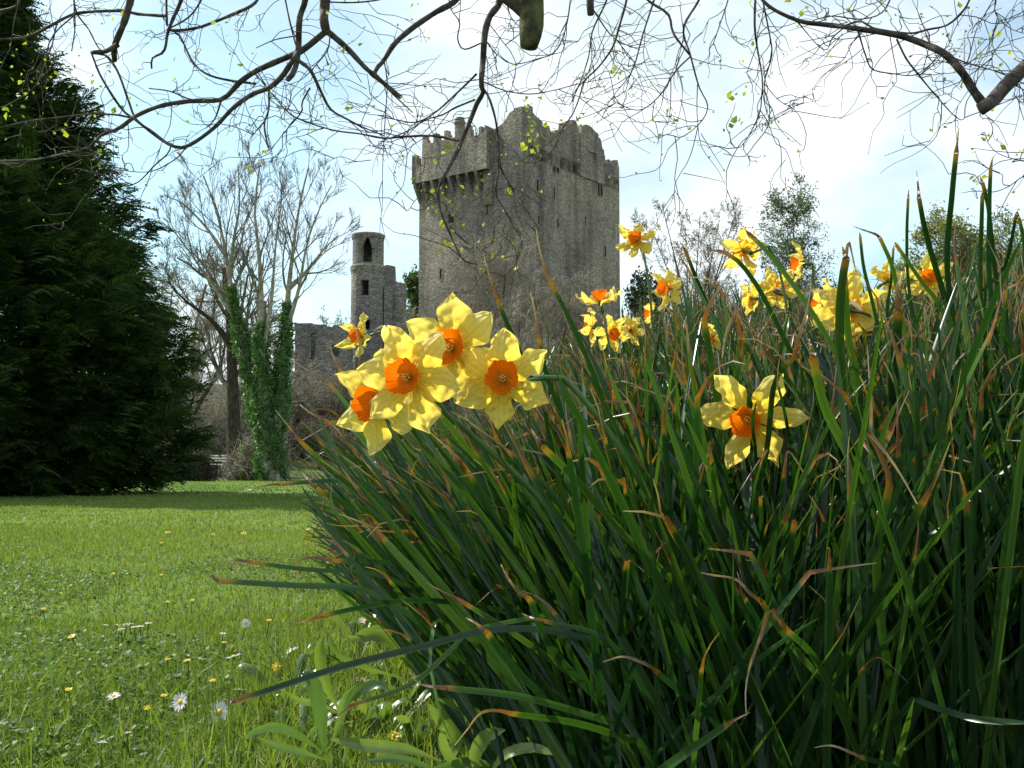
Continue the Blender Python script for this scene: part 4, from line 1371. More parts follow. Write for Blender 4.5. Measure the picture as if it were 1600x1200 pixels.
def daffodil(px, py, D, dia_px, face, roll, label, seed, stem_to, ruffle=1.0, cup=1.0, group=None, stem_drop=None, petals=6, wf=0.92, tiny=False, curl=None, spathe=True):
    """stem_to: list of photo pixels the stem passes on its way down"""
    r = np.random.default_rng(seed)
    c = P(px, py, D)
    f = nrm(np.array(face, float))
    side = nrm(np.cross(np.array([0, 0, 1.0]), f))
    upv = np.cross(f, side)
    sd = math.cos(roll) * side + math.sin(roll) * upv
    up = -math.sin(roll) * side + math.cos(roll) * upv
    Rf = dia_px / 2 / FPX * D * (0.94 if D < 0.98 else 0.965)
    L_ = Rf / 1.0
    base = P(*stem_to[-1][:2], stem_to[-1][2] if len(stem_to[-1]) > 2 else D)
    gb_ = gz(base[0], base[1])
    root = empty('daffodil', (base[0], base[1], gb_))
    tag(root, label, 'daffodil', group or 'daffodils flowering above the leaves')
    for k in range(petals):
        outer = k % 2
        mb = MB()
        a = k * math.pi / 3 + r.normal(0, 0.06)
        cu = (curl[k] if curl else r.normal(-0.02, 0.08))
        petal_mesh(mb, c, f, sd, up, L_ * (0.96 + 0.1 * r.random()), L_ * wf * (0.36 if outer else 0.32) * (0.9 + 0.2 * r.random()), a, r, 0.06 if not outer else 0.0, ruffle * (0.7 + 0.8 * r.random()), cu, r.normal(0, 0.16), z0=(0.0 if outer else 0.0016 * L_ / 0.04))
        mb.build('petal', M['petal'], root)
    # corona
    mb = MB()
    nu, nv = 54, 9
    th = np.linspace(0, 2 * math.pi, nu + 1)[:-1][:, None]
    s = np.linspace(0, 1, nv)[None, :]
    fr = 1 + s ** 3 * (0.035 * np.sin(th * 12 + r.random() * 6) + 0.03 * np.sin(th * 19 + r.random() * 6) + 0.06 * np.sin(th * 5) + 0.03 * np.sin(th * 2))
    rad = L_ * np.interp(s, [0, 0.08, 0.3, 0.7, 1], [0.01, 0.12, 0.23, 0.32, 0.37]) * fr * cup
    zc = L_ * (0.02 + 0.40 * s ** 1.2 + 0.05 * s ** 3 + 0.02 * np.sin(th * 7) * s ** 2)
    V = c + (rad * np.cos(th))[..., None] * sd + (rad * np.sin(th))[..., None] * up + zc[..., None] * f
    mb.add(V, grid_faces(nu, nv, True), along=(s + 0 * th).ravel(), vein=(0.5 + 0.5 * np.sin(th * 24) + 0 * s).ravel())
    mb.build('corona', M['corona'], root)
    # stamens with anthers
    mb = MB()
    lst = []
    for k in range(7):
        a = k * 2 * math.pi / 6
        o = 0.0 if k == 6 else 0.045 * L_
        d = math.cos(a) * sd + math.sin(a) * up
        h = (0.30 if k == 6 else 0.20 + 0.05 * r.random()) * L_
        lst.append((np.array([c + d * o, c + d * o + f * h * 0.6, c + d * o * 1.3 + f * h * 0.8, c + d * o * 1.4 + f * h, c + d * o * 1.4 + f * (h + 0.01 * L_)]), np.array([0.012, 0.012, 0.028, 0.026, 0.004]) * L_))
    tubes(mb, lst, 5)
    mb.build('stamens', M['stamen'], root)
    # tube and ovary behind, then the bent neck and the stem
    b0, b1, b2 = c, c - f * 0.38 * L_, c - f * 0.62 * L_
    mb = MB()
    tubes(mb, [(np.array([c + f * 0.02 * L_, c - f * 0.12 * L_, c - f * 0.3 * L_, b1, c - f * 0.46 * L_, c - f * 0.56 * L_, b2]), np.array([0.13, 0.085, 0.065, 0.075, 0.105, 0.10, 0.055]) * L_)], 10)
    mb.build('ovary', M['ovary'] if not tiny else M['stem'], root)
    pts = [b2, b2 - f * 0.22 * L_ + np.array([0, 0, -0.05 * L_])]
    for q in stem_to[:-1]:
        pts.append(P(q[0], q[1], q[2] if len(q) > 2 else D))
    pts.append(np.array([base[0], base[1], gb_ - 0.01]))
    sw = 0.0031 * (1 if not tiny else 0.9)
    pl = smooth_line(pts, 22)
    mb = MB()
    tubes(mb, [(pl, np.linspace(sw * 0.85, sw * 1.25, 22))], 8)
    mb.build('stem', M['stem'], root)
    if spathe:
        mb = MB()
        q0, q1 = pl[1], pl[2]
        ax = nrm(q0 - q1)
        k = np.linspace(0, 1, 8)
        cl = np.array([q1 + (q0 - q1) * t * 1.5 + np.array([0, 0, 0.012]) * math.sin(t * 3) + r.normal(0, 0.0008, 3) for t in k])
        sdv = nrm(np.cross(ax, np.array([0, 1.0, 0.2])))
        ribbons(mb, cl[None], np.broadcast_to(sdv, (1, 8, 3)), (np.array([2.2, 3, 3.4, 3.4, 3, 2.2, 1.4, 0.5]) * 0.001 * min(1, L_ / 0.04))[None], 0.8)
        mb.build('spathe', M['spathe'], root)
    return c, Rf


FL = [
    # px, py, D, diameter px, facing, roll, label, seed, stem
    dict(px=640, py=590, D=0.90, dia_px=160, face=(-0.28, -1, -0.02), roll=-0.17, label='daffodil in the middle of the front cluster, its orange cup facing us', seed=101, stem_to=[(690, 640, 0.95), (760, 700, 0.97), (860, 800, 0.99), (960, 960, 1.0), (1010, 1100, 1.0)], ruffle=1.3, curl=[-0.12, -0.16, 0.10, 0.04, 0.14, -0.1]),
    dict(px=707, py=545, D=0.955, dia_px=156, face=(-0.22, -1, 0.05), roll=0.60, label='highest daffodil of the front cluster with two raised petals', seed=102, stem_to=[(760, 610, 1.04), (820, 720, 1.06), (910, 860, 1.08), (990, 1080, 1.1)], ruffle=1.2, curl=[0.22, 0.05, 0.12, -0.2, -0.1, -0.1]),
    dict(px=592, py=628, D=0.99, dia_px=150, face=(-0.62, -1, -0.12), roll=0.43, label='lowest leftmost daffodil, partly covered by its neighbour', seed=103, stem_to=[(650, 680, 1.05), (720, 760, 1.07), (820, 900, 1.08), (900, 1050, 1.08)], curl=[0.05, 0.0, 0.1, 0.1, -0.1, 0.1], ruffle=1.2),
    dict(px=786, py=594, D=0.94, dia_px=142, face=(-0.05, -1, 0.12), roll=0.52, label='crumpled pale daffodil at the right of the front cluster with a ragged cup', seed=104, stem_to=[(862, 588, 1.0), (900, 610, 1.0), (980, 720, 1.01), (1040, 860, 1.02), (1090, 1050, 1.02)], ruffle=2.6, curl=[0.15, 0.2, 0.1, 0.25, 0.1, 0.2], cup=1.05),
    dict(px=1172, py=652, D=1.02, dia_px=156, face=(-0.50, -1, -0.30), roll=-0.03, cup=0.85, label='lone bright daffodil low among the leaves with grass-like blades crossing it', seed=105, stem_to=[(1180, 760, 1.08), (1195, 950, 1.1), (1200, 1150, 1.1)], ruffle=1.8, curl=[-0.1, -0.15, 0.15, -0.12, 0.15, -0.15]),
    dict(px=563, py=524, D=2.30, dia_px=62, face=(-0.75, -0.75, -0.1), roll=0.5, label='small daffodil seen sideways before the round tower', seed=106, stem_to=[(600, 517), (640, 523), (700, 600), (760, 720)], curl=[0.3, 0.1, 0.2, 0.3, 0.1, 0.2]),
    dict(px=995, py=376, D=2.25, dia_px=60, face=(-0.35, -1, 0.25), roll=0.4, label='small daffodil against the sky touching the keep\'s right edge', seed=107, stem_to=[(1010, 420), (1020, 520), (1030, 640)], curl=[0.1, 0.1, 0.3, 0.1, 0.2, 0.1]),
    dict(px=1163, py=392, D=1.95, dia_px=72, face=(-0.35, 0.9, 0.35), roll=0.1, label='daffodil turned away from us, highest right of the keep', seed=108, stem_to=[(1200, 385), (1222, 440), (1235, 560), (1240, 700)], curl=[0.1, 0.0, 0.1, 0.1, 0.0, 0.1]),
    dict(px=1250, py=412, D=2.3, dia_px=62, face=(-1, 0.15, 0.05), roll=0.5, label='daffodil in profile before the green conical tree', seed=109, stem_to=[(1270, 430), (1285, 520), (1290, 640)], curl=[0.0, 0.1, 0.1, 0.0, 0.1, 0.1]),
    dict(px=1044, py=450, D=2.1, dia_px=62, face=(-0.9, -0.55, -0.1), roll=0.2, label='daffodil in half profile with orange cup, first right of the keep', seed=110, stem_to=[(1062, 470), (1070, 560), (1080, 680)], curl=[0.2, 0.1, 0.1, 0.2, 0.1, 0.2]),
    dict(px=938, py=470, D=2.15, dia_px=68, face=(-0.2, -0.35, 0.9), roll=0.3, label='upward-facing daffodil before the keep\'s right foot', seed=111, stem_to=[(946, 510), (960, 600), (980, 700)], curl=[0.3, 0.2, 0.2, 0.3, 0.2, 0.3]),
    dict(px=925, py=512, D=2.3, dia_px=52, face=(-0.95, 0.3, 0.1), roll=0.6, label='small daffodil just below the upward-facing one', seed=112, stem_to=[(940, 540), (960, 620), (975, 720)], curl=[0.3, 0.2, 0.2, 0.3, 0.2, 0.3]),
    dict(px=955, py=520, D=2.2, dia_px=56, face=(0.3, -1, -0.3), roll=0.9, label='drooping orange-cupped daffodil low before the keep\'s foot', seed=113, stem_to=[(965, 560), (975, 640), (985, 740)], curl=[0.1, 0.2, 0.1, 0.1, 0.2, 0.1]),
    dict(px=1330, py=482, D=1.55, dia_px=112, face=(0.45, 0.9, 0.1), roll=0.62, label='large pale daffodil seen from behind two crossing leaves', seed=114, stem_to=[(1372, 500), (1400, 560), (1420, 700), (1430, 900)], curl=[0.1, 0.1, 0.0, 0.1, 0.1, 0.0]),
    dict(px=1215, py=452, D=2.0, dia_px=66, face=(0.5, 0.8, 0.3), roll=0.2, label='pale daffodil seen from behind below the turned-away one', seed=115, stem_to=[(1235, 470), (1245, 560), (1250, 700)], curl=[0.1, 0.1, 0.1, 0.1, 0.1, 0.1]),
    dict(px=1174, py=466, D=2.35, dia_px=50, face=(-0.6, 0.8, 0.15), roll=0.7, label='small daffodil half hidden by leaves under the turned-away one', seed=116, stem_to=[(1185, 500), (1192, 600), (1200, 720)], curl=[0.2, 0.1, 0.1, 0.2, 0.1, 0.1]),
    dict(px=1386, py=440, D=2.0, dia_px=60, face=(0.9, 0.2, 0.5), roll=0.0, label='narrow sideways daffodil right of the large pale one', seed=117, stem_to=[(1380, 480), (1378, 580), (1376, 720)], curl=[0.3, 0.3, 0.3, 0.3, 0.3, 0.3]),
    dict(px=1450, py=436, D=1.9, dia_px=70, face=(-0.3, -1, 0.1), roll=0.55, label='orange-cupped daffodil behind tall blades before the small olive tree', seed=118, stem_to=[(1462, 500), (1470, 600), (1475, 760)], curl=[0.1, 0.2, 0.1, 0.1, 0.2, 0.1]),
    dict(px=1018, py=488, D=2.4, dia_px=46, face=(-1, 0.25, 0.0), roll=0.3, label='tiny daffodil between leaves left of the half-profile one', seed=119, stem_to=[(1028, 520), (1035, 600), (1040, 700)], curl=[0.3, 0.1, 0.2, 0.3, 0.1, 0.2]),
    dict(px=985, py=516, D=2.5, dia_px=44, face=(0.4, 0.8, 0.2), roll=0.2, label='tiny daffodil glimpsed behind brown tips right of the keep\'s foot', seed=120, stem_to=[(990, 560), (995, 640), (1000, 720)], curl=[0.1, 0.3, 0.2, 0.1, 0.2, 0.1]),
    dict(px=1112, py=530, D=2.1, dia_px=44, face=(-0.8, -0.7, -0.2), roll=0.2, label='tiny daffodil deep among the leaves above the lone bright one', seed=121, stem_to=[(1120, 560), (1128, 640), (1135, 760)], curl=[0.3, 0.3, 0.2, 0.3, 0.2, 0.2]),
    dict(px=1284, py=474, D=1.85, dia_px=66, face=(-0.95, 0.35, 0.3), roll=0.4, label='tilted daffodil just left of the large pale one', seed=122, stem_to=[(1300, 510), (1310, 600), (1318, 760)], curl=[0.3, 0.2, 0.2, 0.3, 0.2, 0.2]),
]
circles = []
for fl in FL:
    fl.setdefault('wf', 1.04 if fl['D'] < 1.0 else (0.80 if fl['D'] < 1.3 else 0.92))
    if fl['D'] > 1.3:
        rq = np.random.default_rng(fl['seed'] + 900)
        fl['curl'] = [c_ * 1.2 + rq.normal(0, 0.2) for c_ in fl['curl']]
        fl['ruffle'] = 2.0
    fl.setdefault('tiny', fl['D'] > 1.3)
    fl.setdefault('spathe', True)
    c, Rf = daffodil(**fl)
    circles.append((fl['px'], fl['py'], fl['D'], fl['dia_px'] * 0.5 * (0.95 if fl['D'] < 1.3 else 0.72)))

# ------------------------------------------------------------------ daffodil leaves
S = 24


def blade_curves(bx, by, az, lean, curv, length, r, kink=None, dangle=None, wstart=None):
    """centre lines (n,S,3) built by integrating the tangent"""
    n = len(bx)
    bz = gz(bx, by) - 0.01
    A = np.zeros((n, S, 3))
    A[:, 0] = np.stack([bx, by, bz], 1)
    th = lean.copy()
    z = np.cumsum(np.zeros(n))
    azz = az.copy()
    wob = r.normal(0, 0.022, (n, S))
    for k in range(1, S):
        t = k / (S - 1)
        th = th + curv / (S - 1) * (0.4 + 1.2 * t) + wob[:, k] * 0.6
        past = t > wstart
        first = past & ((k - 1) / (S - 1) <= wstart)
        th = th + np.where(first, kink, 0) + np.where(past, dangle, 0)
        azz = azz + wob[:, k] * 0.5 + np.where(past, r.normal(0, 0.25, n), 0)
        d = np.stack([np.sin(th) * np.cos(azz), np.sin(th) * np.sin(azz), np.cos(th)], 1)
        A[:, k] = A[:, k - 1] + d * (length / (S - 1))[:, None]
    return A


def make_blades(n, r, zone):
    y = zone[0] + (zone[1] - zone[0]) * r.random(n) ** zone[4]
    left = bed_left(y)
    x = left + zone[2] + (np.minimum(y * 0.58 + 0.35, zone[3]) - left - zone[2]) * r.random(n)
    # bulbs: several leaves share a root
    q = r.integers(0, n, n)
    same = r.random(n) < 0.55
    x = np.where(same, x[q] + r.normal(0, 0.018, n), x)
    y = np.where(same, y[q] + r.normal(0, 0.018, n), y)
    inward = x - bed_left(y)
    e = np.exp(-np.clip(inward, 0, 9) / 0.32)
    lean_mean = 0.07 + 0.70 * e
    az = np.pi + r.normal(0, 1, n) * (0.6 + 2.0 * (1 - e))            # mostly towards the left
    az = np.where(r.random(n) < 0.25, az - 0.5, az)
    lean = np.abs(lean_mean + r.normal(0, 0.14, n) + (r.random(n) < 0.06) * r.normal(0.5, 0.2, n))
    curv = np.abs(r.normal(0.06, 0.13, n)) + 0.15 * e
    length = 0.45 + r.normal(0, 0.075, n) - 0.03 * e
    wst = np.clip(r.normal(0.925, 0.035, n), 0.8, 0.98)
    alive = r.random(n) < 0.52
    wst = np.where(alive, 2.0, wst)
    kink = np.where(r.random(n) < 0.4, r.normal(0.6, 0.5, n), 0.05)
    dangle = np.where(r.random(n) < 0.55, r.normal(0.20, 0.22, n), 0.0)
    A = blade_curves(x, y, az, lean, curv, length, r, kink, dangle, wst)
    return A, wst


def sil(px):
    """highest row the leaf mass reaches in the photo at each column"""
    return np.interp(px, [300, 430, 480, 520, 560, 620, 700, 800, 880, 940, 1000, 1060, 1130, 1250, 1330, 1400, 1480, 1540, 1600, 1750], [900, 720, 600, 585, 590, 600, 640, 600, 520, 490, 455, 430, 440, 430, 440, 420, 390, 365, 355, 330])


def keepmask(A, r, allow=0.05):
    px, py, d = proj(A)
    ok = (d.min(1) > 0.52)
    lim = sil(px) - np.where(r.random((len(A), 1)) < allow, 55, 0)
    ok &= ~((py < lim) & (d > 0.3)).any(1)
    # lawn stays open at the left
    left = np.interp(py, [550, 700, 780, 830, 880, 930, 990, 1050, 1200, 1400], [470, 440, 470, 470, 470, 520, 590, 650, 730, 800])
    ok &= ~((px < left) & (py > 500)).any(1)
    for cx, cy, cD, cr in circles:
        ok &= ~((((px - cx) ** 2 + (py - cy) ** 2) < cr * cr) & (d < cD + 0.02)).any(1)
    # keep the front face visible: nothing very near the lens
    ok &= ~((d < 0.70) & (py < 1250)).any(1)
    ok &= ~((d < 0.92) & (px < 860) & (py < 1180)).any(1)
    return ok


def blade_widths(A, wst, r, half):
    n = len(A)
    t = np.linspace(0, 1, S)[None, :]
    W_ = half[:, None] * np.interp(t, [0, 0.1, 0.75, 0.93, 1.0], [0.75, 1, 0.95, 0.62, 0.10])
    wl = np.clip((t - wst[:, None] + 0.05) / np.maximum(1.06 - wst[:, None], 0.05), 0, 1)
    wl = np.where(wst[:, None] > 1.5, 0.0, wl)
    W_ = W_ * np.where(wl > 0.25, 0.62 - 0.15 * wl, 1.0)
    return W_, wl


def blade_sides(A, r):
    T = nrm(np.gradient(A, axis=1))
    n = len(A)
    # broad face leans towards the bend, with random turns and a slow twist
    ref = nrm(r.normal(0, 1, (n, 1, 3)) * [1, 1, 0.15] + 1e-4)
    s = nrm(np.cross(T, np.broadcast_to(ref, T.shape)))
    v = np.cross(T, s)
    tw = (r.normal(0, 0.5, (n, 1)) * np.linspace(0, 1, S)[None, :])
    return s * np.cos(tw)[..., None] + v * np.sin(tw)[..., None]


r = np.random.default_rng(2024)
allA, allw = [], []
for n, zone in ((9000, (0.86, 2.0, 0.02, 1.6, 0.9)), (6000, (1.6, 3.2, 0.0, 2.3, 0.9)), (3000, (3.0, 4.6, 0.0, 3.2, 1.0)), (1200, (1.0, 2.4, -0.02, 0.25, 1.0))):
    A, wst = make_blades(n, r, zone)
    ok = keepmask(A, r)
    allA.append(A[ok])
    allw.append(wst[ok])
A = np.concatenate(allA)
wst = np.concatenate(allw)
half = np.clip(r.normal(0.0031, 0.0008, len(A)), 0.0016, 0.0044)
W_, wl = blade_widths(A, wst, r, half)
sides_ = blade_sides(A, r)
rnd = r.random(len(A)) ** 1.25
px, py, dep = proj(A)
inside = ((px > 0) & (px < 1600) & (py > 0) & (py < 1200))
# how large each shows: width over distance, summed over the visible stations, discounted when buried
score = (inside * (half[:, None] / dep ** 1.5)).sum(1) + 0.02 * np.exp(-np.maximum(0, py.min(1) - sil(px[:, -1])) / 60)
order = np.argsort(-score)
NIND = 235
indiv = order[:NIND]
rest = order[NIND:]
mb = MB()
ribbons(mb, A[rest], sides_[rest], W_[rest], 0.28, wither=wl[rest], rnd=np.broadcast_to(rnd[rest][:, None], (len(rest), S)))
tag(mb.build('daffodil_foliage', M['daff_leaf']), 'dense mass of dark green daffodil leaves with withered tips filling the bed', 'daffodil leaves', None, 'stuff')


def leaf_thing(A1, side1, W1, wl1, rnd1, label, group):
    base = A1[0]
    n = len(A1)
    cut = int(np.argmax(wl1 > 0.08)) if (wl1 > 0.08).any() else n - 1
    cut = max(2, min(cut, n - 2)) if (wl1 > 0.3).any() else n - 1
    mb = MB()
    k = cut + 1
    rr1 = np.full((1, k), rnd1)
    ribbons(mb, A1[None, :k], side1[None, :k], W1[None, :k], 0.28, wither=wl1[None, :k], rnd=rr1)
    o = mb.build('daffodil_leaf', M['daff_leaf'], None, loc=base)
    tag(o, label, 'leaf', group)
    if cut < n - 1:
        mb = MB()
        k2 = n - cut
        ribbons(mb, A1[None, cut:], side1[None, cut:], W1[None, cut:], 0.45, wither=wl1[None, cut:], rnd=np.full((1, k2), rnd1))
        t = mb.build('withered_tip', M['daff_leaf'], None)
        t.data.transform(Matrix.Translation(-Vector(base)))
        t.parent = o
    return o


for i in indiv:
    wi = wst[i] < 1.5
    leaf_thing(A[i], sides_[i], W_[i], wl[i], rnd[i],
               'narrow green daffodil leaf with a browned tip in the crowded bed' if wi else 'narrow daffodil leaf green to the tip in the crowded bed',
               'browned-tip leaves in the crowded bed' if wi else 'wholly green leaves in the crowded bed')

